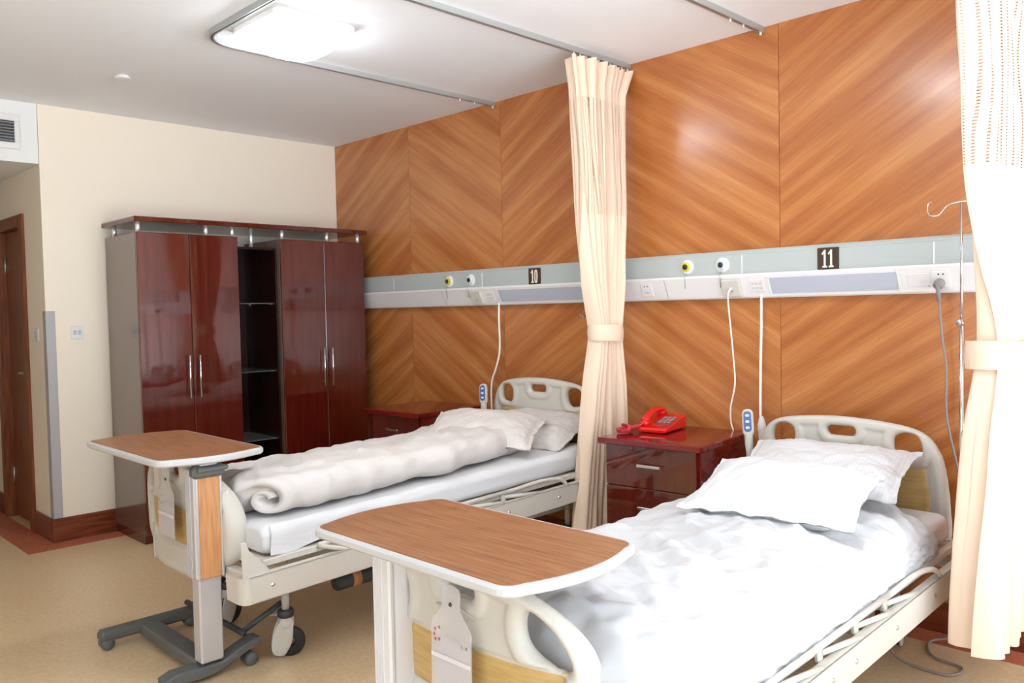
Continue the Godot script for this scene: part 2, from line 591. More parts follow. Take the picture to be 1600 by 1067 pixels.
	part("door_leaf", span(Vector3(-1.018, 0.01, 2.07), Vector3(-0.462, 2.028, 2.11), 0.002), mat.doorwood, d)
	for yy in [0.3, 1.8]:
		part("hinge", S(false).tube(PackedVector3Array([Vector3(-1.015, yy - 0.055, 2.116), Vector3(-1.015, yy + 0.055, 2.116)]), 0.009, 10), mat.steel, d)
	var hs := S(false)
	hs.tube(PackedVector3Array([Vector3(-0.50, 1.05, 2.11), Vector3(-0.50, 1.05, 2.155)]), 0.011, 10)
	hs.tube(curve([Vector3(-0.50, 1.05, 2.15), Vector3(-0.54, 1.052, 2.158), Vector3(-0.62, 1.05, 2.155)], 4), 0.009, 10)
	hs.lathe(PackedVector2Array([Vector2(0, 0), Vector2(0.024, 0), Vector2(0.024, 0.006), Vector2(0, 0.008)]), 16, Transform3D(Basis(Vector3.RIGHT, PI / 2), Vector3(-0.50, 1.05, 2.11)))
	part("door_handle", hs, mat.steel, d)
	# air vent in the bulkhead
	var vt := thing("air_vent", "white ceiling-height air grille with dark horizontal slats at the corridor opening", "air vent", Vector3(0, 2.56, 2.58))
	var vf := S()
	vf.box(Vector3(0, 0.085, 0), Vector3(0.014, 0.04, 0.66), 0.003)
	vf.box(Vector3(0, -0.085, 0), Vector3(0.014, 0.04, 0.66), 0.003)
	vf.box(Vector3(0, 0, 0.315), Vector3(0.014, 0.132, 0.03), 0.003)
	vf.box(Vector3(0, 0, -0.315), Vector3(0.014, 0.132, 0.03), 0.003)
	part("frame", vf, mat.white_plastic, vt)
	part("duct", bx(Vector3(-0.004, 0, 0), Vector3(0.003, 0.13, 0.6)), mat.black, vt)
	for k in 7:
		part("slat", bx(Vector3(0.002, -0.054 + 0.018 * k, 0), Vector3(0.012, 0.0025, 0.6), 0.0, Basis(Vector3.BACK, -0.5)), mat.alu, vt)
	# detector
	var de := S(false).lathe(PackedVector2Array([Vector2(0, -0.022), Vector2(0.03, -0.022), Vector2(0.042, -0.018), Vector2(0.045, -0.012), Vector2(0.04, -0.008), Vector2(0.03, -0.004), Vector2(0.03, 0)]), 28)
	var dd := thing("ceiling_detector", "small round white smoke detector on the ceiling left of the lamp", "smoke detector", Vector3(0.956, H, 1.98))
	part("cover", de, mat.white_plastic, dd)
	# wall switches
	var s1 := thing("light_switch", "white double wall switch on the beige wall left of the wardrobe", "light switch", Vector3(0, 1.325, 1.973))
	part("plate", bx(Vector3(0.004, 0, 0), Vector3(0.008, 0.086, 0.075), 0.003), mat.white_plastic, s1)
	for k in 2:
		part("rocker", bx(Vector3(0.009, 0, -0.014 + 0.028 * k), Vector3(0.004, 0.03, 0.018), 0.001), mat.lamp_cover, s1)
	var s2 := thing("light_switch", "white wall switch on the shaded corridor wall beside the door", "light switch", Vector3(-0.19, 1.315, 2.15))
	part("plate", bx(Vector3(0, 0, 0.004), Vector3(0.08, 0.086, 0.008), 0.003), mat.white_plastic, s2)
	part("rocker", bx(Vector3(0, 0, 0.009), Vector3(0.022, 0.05, 0.006), 0.002), mat.lamp_cover, s2)

func lamp(at: Vector3, label: String, energy: float) -> void:
	var t := thing("ceiling_lamp", label, "ceiling lamp", at)
	part("base", S().prism(round_rect(0.43, 0.43, 0.05), 0.025, Transform3D(Basis(Vector3.RIGHT, PI / 2), Vector3(0, 0, 0)), 0.003), mat.white_plastic, t)
	# pillow-shaped diffuser
	var n := 25
	var pts := PackedVector3Array()
	for j in n:
		for i in n:
			var u := -1.0 + 2.0 * i / (n - 1)
			var v := -1.0 + 2.0 * j / (n - 1)
			var f := Vector2(u * sqrt(1.0 - v * v * 0.12), v * sqrt(1.0 - u * u * 0.12))
			var h := pow(maxf(0.0, 1.0 - pow(absf(u), 3.0)), 0.6) * pow(maxf(0.0, 1.0 - pow(absf(v), 3.0)), 0.6)
			pts.append(Vector3(f.x * 0.20, -0.025 - 0.105 * h, f.y * 0.20))
	part("diffuser", S(false).grid(pts, n, n), mat.lamp, t)
	var l := SpotLight3D.new()
	l.name = "lamp_light"
	l.position = Vector3(0, -0.075, 0)
	l.rotation.x = -PI / 2
	l.spot_angle = 84.0
	l.spot_angle_attenuation = 0.6
	l.light_color = Color(0.95, 0.98, 1.0)
	l.light_energy = energy
	l.light_size = 0.04
	l.spot_range = 12.0
	l.spot_attenuation = 2.0
	l.shadow_enabled = true
	t.add_child(l)

func tracks() -> void:
	for q in [[1.864, 2.94, "grey ceiling curtain track that bends round the lit lamp and carries the middle curtain"], [3.737, 4.88, "grey ceiling curtain track above the foreground bed, ending over the number plate 11 panel"]]:
		var t := thing("curtain_track", q[2], "curtain track", Vector3((q[0] + q[1]) / 2, H, 0))
		var hw: float = (q[1] - q[0]) / 2
		var zf := 1.95
		var rr := 0.16
		if q[0] > 3: zf = 2.6
		else: zf = 1.95
		var path := PackedVector3Array()
		path.append(Vector3(-hw, -0.014, 0.004))
		path.append(Vector3(-hw, -0.014, 0.6))
		for k in 9:
			var a := PI / 2 * k / 8
			path.append(Vector3(-hw + rr - rr * cos(a), -0.014, zf - rr + rr * sin(a)))
		for k in 9:
			var a := PI / 2 * k / 8
			path.append(Vector3(hw - rr + rr * sin(a), -0.014, zf - rr + rr * cos(a)))
		path.append(Vector3(hw, -0.014, 0.6))
		path.append(Vector3(hw, -0.014, 0.004))
		# hollow channel: outer box section with a slot underneath
		var prof := [Vector2(-0.012, 0.014), Vector2(-0.012, -0.014), Vector2(-0.004, -0.014), Vector2(-0.004, -0.010), Vector2(-0.009, -0.010), Vector2(-0.009, 0.009), Vector2(0.009, 0.009), Vector2(0.009, -0.010), Vector2(0.004, -0.010), Vector2(0.004, -0.014), Vector2(0.012, -0.014), Vector2(0.012, 0.014)]
		var pts := PackedVector3Array()
		for i in path.size():
			var d := (path[mini(i + 1, path.size() - 1)] - path[maxi(i - 1, 0)]).normalized()
			var side := d.cross(Vector3.UP)
			for pq in prof: pts.append(path[i] + side * pq.x + Vector3.UP * pq.y)
		part("rail", S().grid(pts, prof.size(), path.size(), PackedVector2Array(), true), mat.grey_track, t)
		for e in [[-hw, 0.02], [hw, 0.02]]:
			part("end_stop", S().box(Vector3(e[0], -0.03, e[1]), Vector3(0.01, 0.022, 0.012), 0.002), mat.white_plastic, t)
		for z in [0.18, 0.30]:
			part("glider", S().box(Vector3(-hw, -0.032, z), Vector3(0.007, 0.02, 0.01), 0.002), mat.white_plastic, t)
		for k in 9:
			part("glider", S().box(Vector3(hw, -0.032, 0.07 + 0.05 * k), Vector3(0.007, 0.02, 0.01), 0.002), mat.white_plastic, t)

# ------------------------------------------------------------------ wardrobe wall unit
func wardrobe() -> void:
	var specs := [["left", 1.13, 1.785, "tall dark red two-door wardrobe cabinet whose grey side faces the wall switch"], ["right", 0.13, 0.815, "tall dark red two-door wardrobe cabinet standing against the wood wall"]]
	for q in specs:
		var z0: float = q[1]
		var z1: float = q[2]
		var zm := (z0 + z1) / 2
		var t := thing("wardrobe_cabinet", q[3], "wardrobe", Vector3(0.27, 0, zm))
		var o := -t.position
		part("body", span(Vector3(0.018, 0.06, z0), Vector3(0.524, 1.935, z1), 0.002), mat.wardrobe_side, t, Transform3D(Basis(), o))
		part("plinth", span(Vector3(0.018, 0, z0 + 0.005), Vector3(0.50, 0.06, z1 - 0.005)), mat.mahogany, t, Transform3D(Basis(), o))
		for k in 2:
			var a := lerpf(z0, z1, 0.5 * k) + (0.0015 if k == 1 else 0.0)
			var b := lerpf(z0, z1, 0.5 * k + 0.5) - (0.0015 if k == 0 else 0.0)
			var dr := part("door", span(Vector3(0.525, 0.062, a), Vector3(0.545, 1.935, b), 0.0025), mat.mahogany, t, Transform3D(Basis(), o))
			var hz := b - 0.032 if k == 0 else a + 0.032
			var hy0 := 0.895
			var hs := S(false)
			hs.tube(PackedVector3Array([Vector3(0.575, hy0, hz), Vector3(0.575, hy0 + 0.27, hz)]), 0.0065, 12)
			for yy in [hy0 + 0.03, hy0 + 0.24]: hs.tube(PackedVector3Array([Vector3(0.545, yy, hz), Vector3(0.575, yy, hz)]), 0.005, 8)
			part("handle", hs, mat.chrome, dr)
	# open shelf column between them
	var z0 := 0.817
	var z1 := 1.128
	var t := thing("shelf_unit", "narrow open shelf column with glass shelves between the two wardrobe cabinets", "shelf unit", Vector3(0.25, 0, (z0 + z1) / 2))
	var o := -t.position
	var s := S()
	s.box(Vector3(0.03, 0.93, (z0 + z1) / 2), Vector3(0.02, 1.86, z1 - z0))
	s.box(Vector3(0.26, 0.93, z0 + 0.007), Vector3(0.46, 1.86, 0.014))
	s.box(Vector3(0.26, 0.93, z1 - 0.007), Vector3(0.46, 1.86, 0.014))
	s.box(Vector3(0.26, 1.868, (z0 + z1) / 2), Vector3(0.46, 0.016, z1 - z0))
	s.box(Vector3(0.26, 0.05, (z0 + z1) / 2), Vector3(0.46, 0.1, z1 - z0))
	part("carcass", s, mat.dark_lacquer, t, Transform3D(Basis(), o))
	for yy in [0.545, 1.02, 1.49]:
		var gs := part("glass_shelf", span(Vector3(0.045, yy, z0 + 0.015), Vector3(0.46, yy + 0.006, z1 - 0.015)), mat.glass, t, Transform3D(Basis(), o))
		for e in [[0.42, z0 + 0.02], [0.42, z1 - 0.02], [0.1, z0 + 0.02], [0.1, z1 - 0.02]]:
			part("shelf_pin", bx(Vector3(e[0], yy - 0.004, e[1]), Vector3(0.01, 0.007, 0.012), 0.001), mat.chrome, gs)
	# long top slab on chrome posts
	var c := thing("wardrobe_canopy", "long dark red slab on short chrome posts spanning the tops of the wardrobe cabinets", "shelf", Vector3(0.27, 1.935, 0.95))
	var oc := -c.position
	part("slab", span(Vector3(0.0, 2.0, 0.105), Vector3(0.56, 2.03, 1.80), 0.003), mat.mahogany, c, Transform3D(Basis(), oc))
	for q in [[0.52, 1.765, 1.935], [0.52, 1.335, 1.935], [0.52, 1.155, 1.935], [0.45, 0.985, 1.876], [0.52, 0.79, 1.935], [0.52, 0.43, 1.935], [0.52, 0.165, 1.935], [0.13, 1.765, 1.935]]:
		part("post", S(false).lathe(PackedVector2Array([Vector2(0, 0), Vector2(0.0145, 0), Vector2(0.0145, 2.0 - q[2]), Vector2(0, 2.0 - q[2])]), 14, Transform3D(Basis(), Vector3(q[0], q[2], q[1]))), mat.bright, c, Transform3D(Basis(), oc))

# ------------------------------------------------------------------ medical headwall panel
const SL_TOP := Vector2(1.553, 0.095)   # (y, z) of the slanted lower face
const SL_BOT := Vector2(1.452, 0.048)

func slant(t: float) -> Vector2:
	return SL_TOP.lerp(SL_BOT, t)

func slant_basis() -> Basis:
	var d := Vector3(0, SL_TOP.x - SL_BOT.x, SL_TOP.y - SL_BOT.y).normalized()   # up the face
	return Basis(Vector3.RIGHT, d, Vector3.RIGHT.cross(d))

func on_slant(x: float, t: float, lift := 0.0) -> Transform3D:
	var q := slant(t)
	var b := slant_basis()
	return Transform3D(b, Vector3(x, q.x, q.y) + b.z * lift)

func head_panel() -> void:
	var xa := 0.02
	var xb := 4.98
	var t := thing("bed_head_panel", "long grey and white medical service panel running along the wood wall", "wall panel", Vector3((xa + xb) / 2, 1.445, 0))
	var o := Transform3D(Basis(), -t.position)
	var X := func(poly: Array) -> Shape:
		var pp := PackedVector2Array()
		for q in poly: pp.append(Vector2(-q.x, q.y))   # local x = -z of the world
		return S().prism(pp, xb - xa, Transform3D(Basis(Vector3(0, 0, -1), Vector3.UP, Vector3.RIGHT), Vector3(xa, 0, 0)), 0.0)
	part("upper_channel", X.call([Vector2(0.002, 1.562), Vector2(0.062, 1.562), Vector2(0.062, 1.66), Vector2(0.058, 1.664), Vector2(0.058, 1.672), Vector2(0.05, 1.682), Vector2(0.002, 1.682)]), mat.grey_panel, t, o)
	part("lower_channel", X.call([Vector2(0.002, 1.445), Vector2(0.04, 1.445), Vector2(0.048, 1.452), Vector2(0.095, 1.553), Vector2(0.093, 1.563), Vector2(0.062, 1.566), Vector2(0.002, 1.5615)]), mat.white_plastic, t, o)
	for x in [0.822, 1.774, 3.649, 4.531]:
		part("joint_strip", bx(Vector3(x, 1.613, 0.063), Vector3(0.006, 0.092, 0.003), 0.0008), mat.white_plastic, t, o)
	for x in [1.40, 3.21]:
		part("panel_joint", S().box(Vector3.ZERO, Vector3(0.003, 0.108, 0.001)), mat.seam, t, o * on_slant(x, 0.5, 0.0))
	# gas outlets
	for q in [[1.449, mat.yellow], [1.669, mat.ring], [3.337, mat.yellow], [3.543, mat.ring]]:
		var turn := Basis(Vector3.RIGHT, PI / 2)
		var g := part("gas_outlet", S(false).lathe(PackedVector2Array([Vector2(0.0, 0.012), Vector2(0.026, 0.012), Vector2(0.034, 0.010), Vector2(0.0385, 0.004), Vector2(0.0385, 0)]), 32, Transform3D(turn.scaled(Vector3(1, 1, 1)), Vector3.ZERO)), mat.white_plastic, t, o * Transform3D(Basis(), Vector3(q[0], 1.614, 0.062)))
		# the lathe's axis points out of the wall
		part("colour_ring", S(false).lathe(PackedVector2Array([Vector2(0.0, 0.022), Vector2(0.02, 0.022), Vector2(0.024, 0.018), Vector2(0.024, 0.01)]), 28, Transform3D(turn, Vector3.ZERO)), q[1], g)
		part("socket", S(false).lathe(PackedVector2Array([Vector2(0.0, 0.03), Vector2(0.011, 0.03), Vector2(0.014, 0.026), Vector2(0.014, 0.02)]), 24, Transform3D(turn, Vector3.ZERO)), mat.black, g)
		part("chain", S(false).tube(PackedVector3Array([Vector3(0, -0.036, 0.012), Vector3(0.002, -0.05, 0.035), Vector3(0.002, -0.112, 0.026)]), 0.0018, 6), mat.steel, g)
	# reading lamps in the slanted face
	for q in [[1.945, 2.64], [3.805, 4.39]]:
		var c: float = (q[0] + q[1]) / 2
		var rl := part("reading_lamp", S().box(Vector3(0, 0, 0.001), Vector3(q[1] - q[0], 0.082, 0.004), 0.001), mat.lamp_cover, t, o * on_slant(c, 0.5))
		for e in [-1, 1]:
			part("lamp_trim", S().box(Vector3(e * (q[1] - q[0] + 0.012) / 2, 0, 0.002), Vector3(0.012, 0.104, 0.006), 0.001), mat.white_plastic, rl)
	# junction boxes
	for x in [1.745, 3.605]:
		var jb := part("junction_box", S().box(Vector3(0, 0, 0.012), Vector3(0.095, 0.09, 0.024), 0.003), mat.cream_plastic, t, o * on_slant(x, 0.5))
		part("cable_hole", S(false).lathe(PackedVector2Array([Vector2(0, 0.026), Vector2(0.005, 0.026), Vector2(0.006, 0.024)]), 12, Transform3D(Basis(Vector3.RIGHT, PI / 2), Vector3(0.005, -0.012, 0))), mat.seam, jb)
	# sockets, call units, cover plates
	for x in [3.09, 4.565]:
		var so := part("power_socket", S().box(Vector3(0, 0, 0.003), Vector3(0.07, 0.075, 0.006), 0.002), mat.white_plastic, t, o * on_slant(x, 0.5))
		for e in [-0.009, 0.009]:
			part("socket_hole", S().box(Vector3(e, 0.024, 0.0064), Vector3(0.006, 0.006, 0.002)), mat.black, so)
		if x < 4:
			for e in [-0.012, 0.0, 0.012]:
				part("socket_hole", S().box(Vector3(e, -0.012, 0.0064), Vector3(0.003, 0.009, 0.002), 0.0, Basis(Vector3.BACK, e * 60)), mat.seam, so)
	for x in [1.86, 3.735]:
		var cu := part("call_unit", S().box(Vector3(0, 0, 0.002), Vector3(0.075, 0.06, 0.004), 0.001), mat.white_plastic, t, o * on_slant(x, 0.48))
		for e in 6:
			part("speaker_slot", S().box(Vector3(-0.02 + 0.02 * (e % 3), -0.012 + 0.024 * (e / 3), 0.0042), Vector3(0.014, 0.012, 0.001)), mat.cream_plastic, cu)
	var cp := part("cover_plate", S().box(Vector3(0, 0, 0.001), Vector3(0.088, 0.056, 0.004), 0.001), mat.white_plastic, t, o * on_slant(4.475, 0.5))
	part("screw", S().box(Vector3(0.036, -0.03, 0.002), Vector3(0.005, 0.005, 0.002)), mat.seam, cp)
	# number plates
	for q in [["10", 2.249], ["11", 4.083]]:
		var n := thing("number_sign", "small brown number plate 10, left of the middle curtain" if q[0] == "10" else "small brown number plate 11 above the foreground bed's headboard", "sign", Vector3(q[1], 1.613, 0.062))
		part("plate", bx(Vector3(0, 0, 0.003), Vector3(0.099, 0.103, 0.006), 0.001), mat.sign, n)
		var tm := TextMesh.new()
		tm.text = q[0]
		var f := SystemFont.new()
		f.font_names = PackedStringArray(["Droid Serif"])
		f.font_weight = 700
		tm.font = f
		tm.font_size = 64
		tm.pixel_size = 0.00135
		tm.depth = 0.002
		var nm := part("numerals", tm, mat.numeral, n, Transform3D(Basis().scaled(Vector3(0.62, 1.28, 1)), Vector3(0, 0, 0.007)))
		nm.cast_shadow = GeometryInstance3D.SHADOW_CASTING_SETTING_ON

# ------------------------------------------------------------------ beds
const TILT := 0.0297
const ZF := 2.29

func upper(cx: float, dy: float) -> Transform3D:
	return Transform3D(Basis(), Vector3(cx, dy, ZF)) * Transform3D(Basis(Vector3.RIGHT, TILT), Vector3.ZERO) * Transform3D(Basis(), Vector3(0, 0, -ZF))

func mirrored(pts: Array) -> Array:
	var out := pts.duplicate()
	for i in range(pts.size() - 1, -1, -1):
		if absf(pts[i].x) > 1e-4: out.append(Vector2(-pts[i].x, pts[i].y))
	return out

func rim_thick(d: float, rim: float, edge: float, core: float, w: float) -> float:
	var e := minf(d / edge, 1.0)
	var r := rim * sqrt(1.0 - (1.0 - e) * (1.0 - e))
	return lerpf(r, core, smoothstep(w, w + 0.018, d))

func bed_meshes() -> void:
	if cache.has("headboard"): return
	# headboard, local x across, y up
	var ho := smooth_poly(mirrored([Vector2(0, 0.925), Vector2(0.14, 0.918), Vector2(0.27, 0.90), Vector2(0.345, 0.868), Vector2(0.395, 0.80), Vector2(0.418, 0.70), Vector2(0.43, 0.56), Vector2(0.43, 0.45), Vector2(0.40, 0.42), Vector2(0.0, 0.42)]), 5)
	var hl := smooth_poly([Vector2(-0.325, 0.83), Vector2(-0.305, 0.865), Vector2(-0.255, 0.872), Vector2(-0.222, 0.85), Vector2(-0.222, 0.80), Vector2(-0.245, 0.768), Vector2(-0.30, 0.772), Vector2(-0.325, 0.79)], 4)
	var hr := PackedVector2Array()
	for q in hl: hr.append(Vector2(-q.x, q.y))
	hr.reverse()
	var hm := round_rect(0.125, 0.042, 0.02, 5, Vector2(0, 0.862))
	var ins := PackedVector2Array([Vector2(-0.345, 0.735), Vector2(0.345, 0.735), Vector2(0.375, 0.47), Vector2(-0.375, 0.47)])
	ins.reverse()
	var hbend := func(q: Vector2) -> float: return -0.03 * pow(absf(q.x) / 0.43, 2.0)
	var hsd := func(q: Vector2) -> float:
		var d := inside(q, ho)
		if q.y > 0.72: d = minf(d, minf(-inside(q, hm), -maxf(inside(q, hl), inside(q, hr))))
		return d
	var hth := func(d: float, q: Vector2) -> float:
		var k := rim_thick(d, 0.021, 0.02, 0.013, 0.032)
		var i := inside(q, ins)
		return lerpf(k, 0.009, smoothstep(-0.008, 0.0, i))
	cache.headboard = plate(hsd, hth, Vector2(-0.44, 0.41), Vector2(0.44, 0.935), 0.0065, hbend)
	var isd := func(q: Vector2) -> float: return minf(inside(q, ins), 1.0)
	var ith := func(d: float, q: Vector2) -> float: return 0.0125 * minf(1.0, d / 0.004)
	cache.head_insert = plate(isd, ith, Vector2(-0.38, 0.465), Vector2(0.38, 0.74), 0.012, hbend)
	# footboard
	var fo := smooth_poly(mirrored([Vector2(0, 0.825), Vector2(0.12, 0.815), Vector2(0.24, 0.785), Vector2(0.33, 0.735), Vector2(0.385, 0.665), Vector2(0.408, 0.58), Vector2(0.41, 0.50), Vector2(0.395, 0.44), Vector2(0.33, 0.385), Vector2(0.27, 0.335), Vector2(0.18, 0.318), Vector2(0.0, 0.316)]), 5)
	var fl := smooth_poly([Vector2(-0.245, 0.745), Vector2(-0.30, 0.712), Vector2(-0.345, 0.655), Vector2(-0.352, 0.62), Vector2(-0.325, 0.61), Vector2(-0.265, 0.632), Vector2(-0.228, 0.665), Vector2(-0.222, 0.715)], 4)
	var fr := PackedVector2Array()
	for q in fl: fr.append(Vector2(-q.x, q.y))
	fr.reverse()
	var fm := round_rect(0.13, 0.046, 0.022, 5, Vector2(0, 0.755))
	var fins := PackedVector2Array([Vector2(-0.335, 0.61), Vector2(0.335, 0.61), Vector2(0.345, 0.53), Vector2(0.23, 0.445), Vector2(-0.23, 0.445), Vector2(-0.345, 0.53)])
	fins.reverse()
	var fbend := func(q: Vector2) -> float: return -0.075 * pow(absf(q.x) / 0.41, 3.0)
	var fsd := func(q: Vector2) -> float:
		var d := inside(q, fo)
		if q.y > 0.59: d = minf(d, minf(-inside(q, fm), -maxf(inside(q, fl), inside(q, fr))))
		return d
	var fth := func(d: float, q: Vector2) -> float:
		var end := smoothstep(0.30, 0.40, absf(q.x))
		var k := rim_thick(d, 0.026 + 0.016 * end, 0.026, 0.015, 0.036 + 0.03 * end)
		if q.y < 0.47: k = maxf(k, minf(0.024, rim_thick(d, 0.024, 0.02, 0.024, 0.03)) * smoothstep(0.475, 0.465, q.y + (absf(q.x) - 0.3 if absf(q.x) > 0.3 else 0.0) * -0.6))
		return lerpf(k, 0.009, smoothstep(-0.008, 0.0, inside(q, fins)))
	cache.footboard = plate(fsd, fth, Vector2(-0.42, 0.305), Vector2(0.42, 0.835), 0.0065, fbend)
	var gsd := func(q: Vector2) -> float: return inside(q, fins)
	cache.foot_insert = plate(gsd, ith, Vector2(-0.35, 0.44), Vector2(0.35, 0.615), 0.012, fbend)
	# side rail of the frame: channel with rounded foot corner
	for sgn in [-1.0, 1.0]:
		var rs := S()
		rs.box(Vector3(sgn * 0.527, 0.383, 1.24), Vector3(0.006, 0.10, 2.14), 0.002)
		rs.box(Vector3(sgn * 0.512, 0.430, 1.24), Vector3(0.036, 0.006, 2.14), 0.002)
		rs.box(Vector3(sgn * 0.512, 0.336, 1.24), Vector3(0.036, 0.006, 2.14), 0.002)
		# foot corner: curls inwards under the footboard, with an upright ear
		var path := PackedVector3Array()
		for k in 7:
			var a := PI / 2 * k / 6
			path.append(Vector3(sgn * (0.48 + 0.047 * cos(a)), 0.383, 2.31 + 0.03 * sin(a)))
		path.append(Vector3(sgn * 0.40, 0.383, 2.34))
		var pts := PackedVector3Array()
		for q in path:
			pts.append(q + Vector3(0, -0.05, 0)); pts.append(q + Vector3(0, 0.05, 0))
		if sgn > 0:
			for q in range(path.size() - 1): rs.quad(pts[2 * q + 2], pts[2 * q], pts[2 * q + 1], pts[2 * q + 3])
		if sgn > 0: rs.prism(PackedVector2Array([Vector2(0, 0), Vector2(0.11, 0), Vector2(0.10, 0.02), Vector2(0.03, 0.10), Vector2(0.02, 0.135), Vector2(0.0, 0.135)]), 0.006, Transform3D(Basis(Vector3(0, 0, -1), Vector3.UP, Vector3.RIGHT), Vector3(sgn * 0.515 - 0.003, 0.43, 2.33)), 0.001)
		cache["rail%d" % sgn] = rs.mesh()
	# mattress deck
	var ds := S()
	for sgn in [-1.0, 1.0]:
		ds.box(Vector3(0.465 if sgn > 0 else -0.42, 0.455, 1.2), Vector3(0.03, 0.026, 2.06), 0.003)
		ds.box(Vector3(0.45 if sgn > 0 else -0.41, 0.425, 2.19), Vector3(0.012, 0.06, 0.02), 0.003)
	ds.box(Vector3(0.02, 0.448, 2.215), Vector3(0.88, 0.036, 0.03), 0.003)
	ds.box(Vector3(0, 0.448, 0.185), Vector3(0.88, 0.036, 0.03), 0.003)
	ds.box(Vector3(0, 0.455, 1.2), Vector3(0.88, 0.012, 2.0), 0.002)
	cache.deck = ds.mesh()
	# folded guard rail: long tube plus swinging links
	for sgn in [-1.0, 1.0]:
		var gs := S(false)
		gs.tube(curve([Vector3(sgn * 0.522, 0.40, 2.02 - 0.24), Vector3(sgn * 0.522, 0.42, 1.84), Vector3(sgn * 0.495, 0.468, 1.985), Vector3(sgn * 0.492, 0.474, 1.93), Vector3(sgn * 0.492, 0.474, 1.5)], 5), 0.010, 10)
		gs.tube(PackedVector3Array([Vector3(sgn * 0.492, 0.474, 1.5), Vector3(sgn * 0.492, 0.474, 0.95)]), 0.010, 10)
		gs.tube(curve([Vector3(sgn * 0.492, 0.474, 0.98), Vector3(sgn * 0.492, 0.474, 0.9), Vector3(sgn * 0.498, 0.482, 0.72), Vector3(sgn * 0.515, 0.472, 0.60), Vector3(sgn * 0.522, 0.435, 0.55)], 5), 0.010, 10)
		cache["guard%d" % sgn] = gs.mesh()
	cache["screw"] = S(false).lathe(PackedVector2Array([Vector2(0, 0.005), Vector2(0.006, 0.004), Vector2(0.009, 0)]), 12, Transform3D(Basis(Vector3.BACK, -PI / 2), Vector3.ZERO)).mesh()
	# caster
	var turn := Basis(Vector3.BACK, PI / 2)
	cache.wheel = S(false).lathe(PackedVector2Array([Vector2(0.02, -0.012), Vector2(0.055, -0.013), Vector2(0.0605, -0.007), Vector2(0.0605, 0.007), Vector2(0.055, 0.013), Vector2(0.02, 0.012)]), 28, Transform3D(turn, Vector3(0, 0.0605, 0))).mesh()
	var ff := S(false)
	var fork := smooth_poly([Vector2(-0.055, 0.06), Vector2(-0.045, 0.02), Vector2(-0.008, 0.012), Vector2(0.012, 0.035), Vector2(0.025, 0.06), Vector2(0.032, 0.10), Vector2(0.03, 0.16), Vector2(-0.01, 0.165), Vector2(-0.04, 0.12)], 4)
	for e in [-1, 1]:
		ff.prism(fork, 0.008, Transform3D(Basis(Vector3(0, 0, -1), Vector3.UP, Vector3.RIGHT), Vector3(e * 0.024 - 0.004, 0, 0)), 0.002)
	ff.lathe(PackedVector2Array([Vector2(0, 0.125), Vector2(0.03, 0.125), Vector2(0.033, 0.13), Vector2(0.033, 0.165), Vector2(0.0, 0.168)]), 20, Transform3D(Basis(), Vector3(0, 0, -0.005)))
	ff.lathe(PackedVector2Array([Vector2(0, 0.19), Vector2(0.016, 0.19), Vector2(0.016, 0.30), Vector2(0, 0.30)]), 14, Transform3D(Basis(), Vector3(0, 0, -0.005)))
	cache.fork = ff.mesh()
	cache.collar = S(false).lathe(PackedVector2Array([Vector2(0, 0.165), Vector2(0.03, 0.165), Vector2(0.034, 0.17), Vector2(0.034, 0.19), Vector2(0.028, 0.198), Vector2(0, 0.198)]), 20, Transform3D(Basis(), Vector3(0, 0, -0.005))).mesh()
	cache.brake = S(false).tube(PackedVector3Array([Vector3(-0.02, 0.17, 0.02), Vector3(-0.05, 0.162, 0.045), Vector3(-0.065, 0.158, 0.055)]), 0.013, 10, 0.006).mesh()

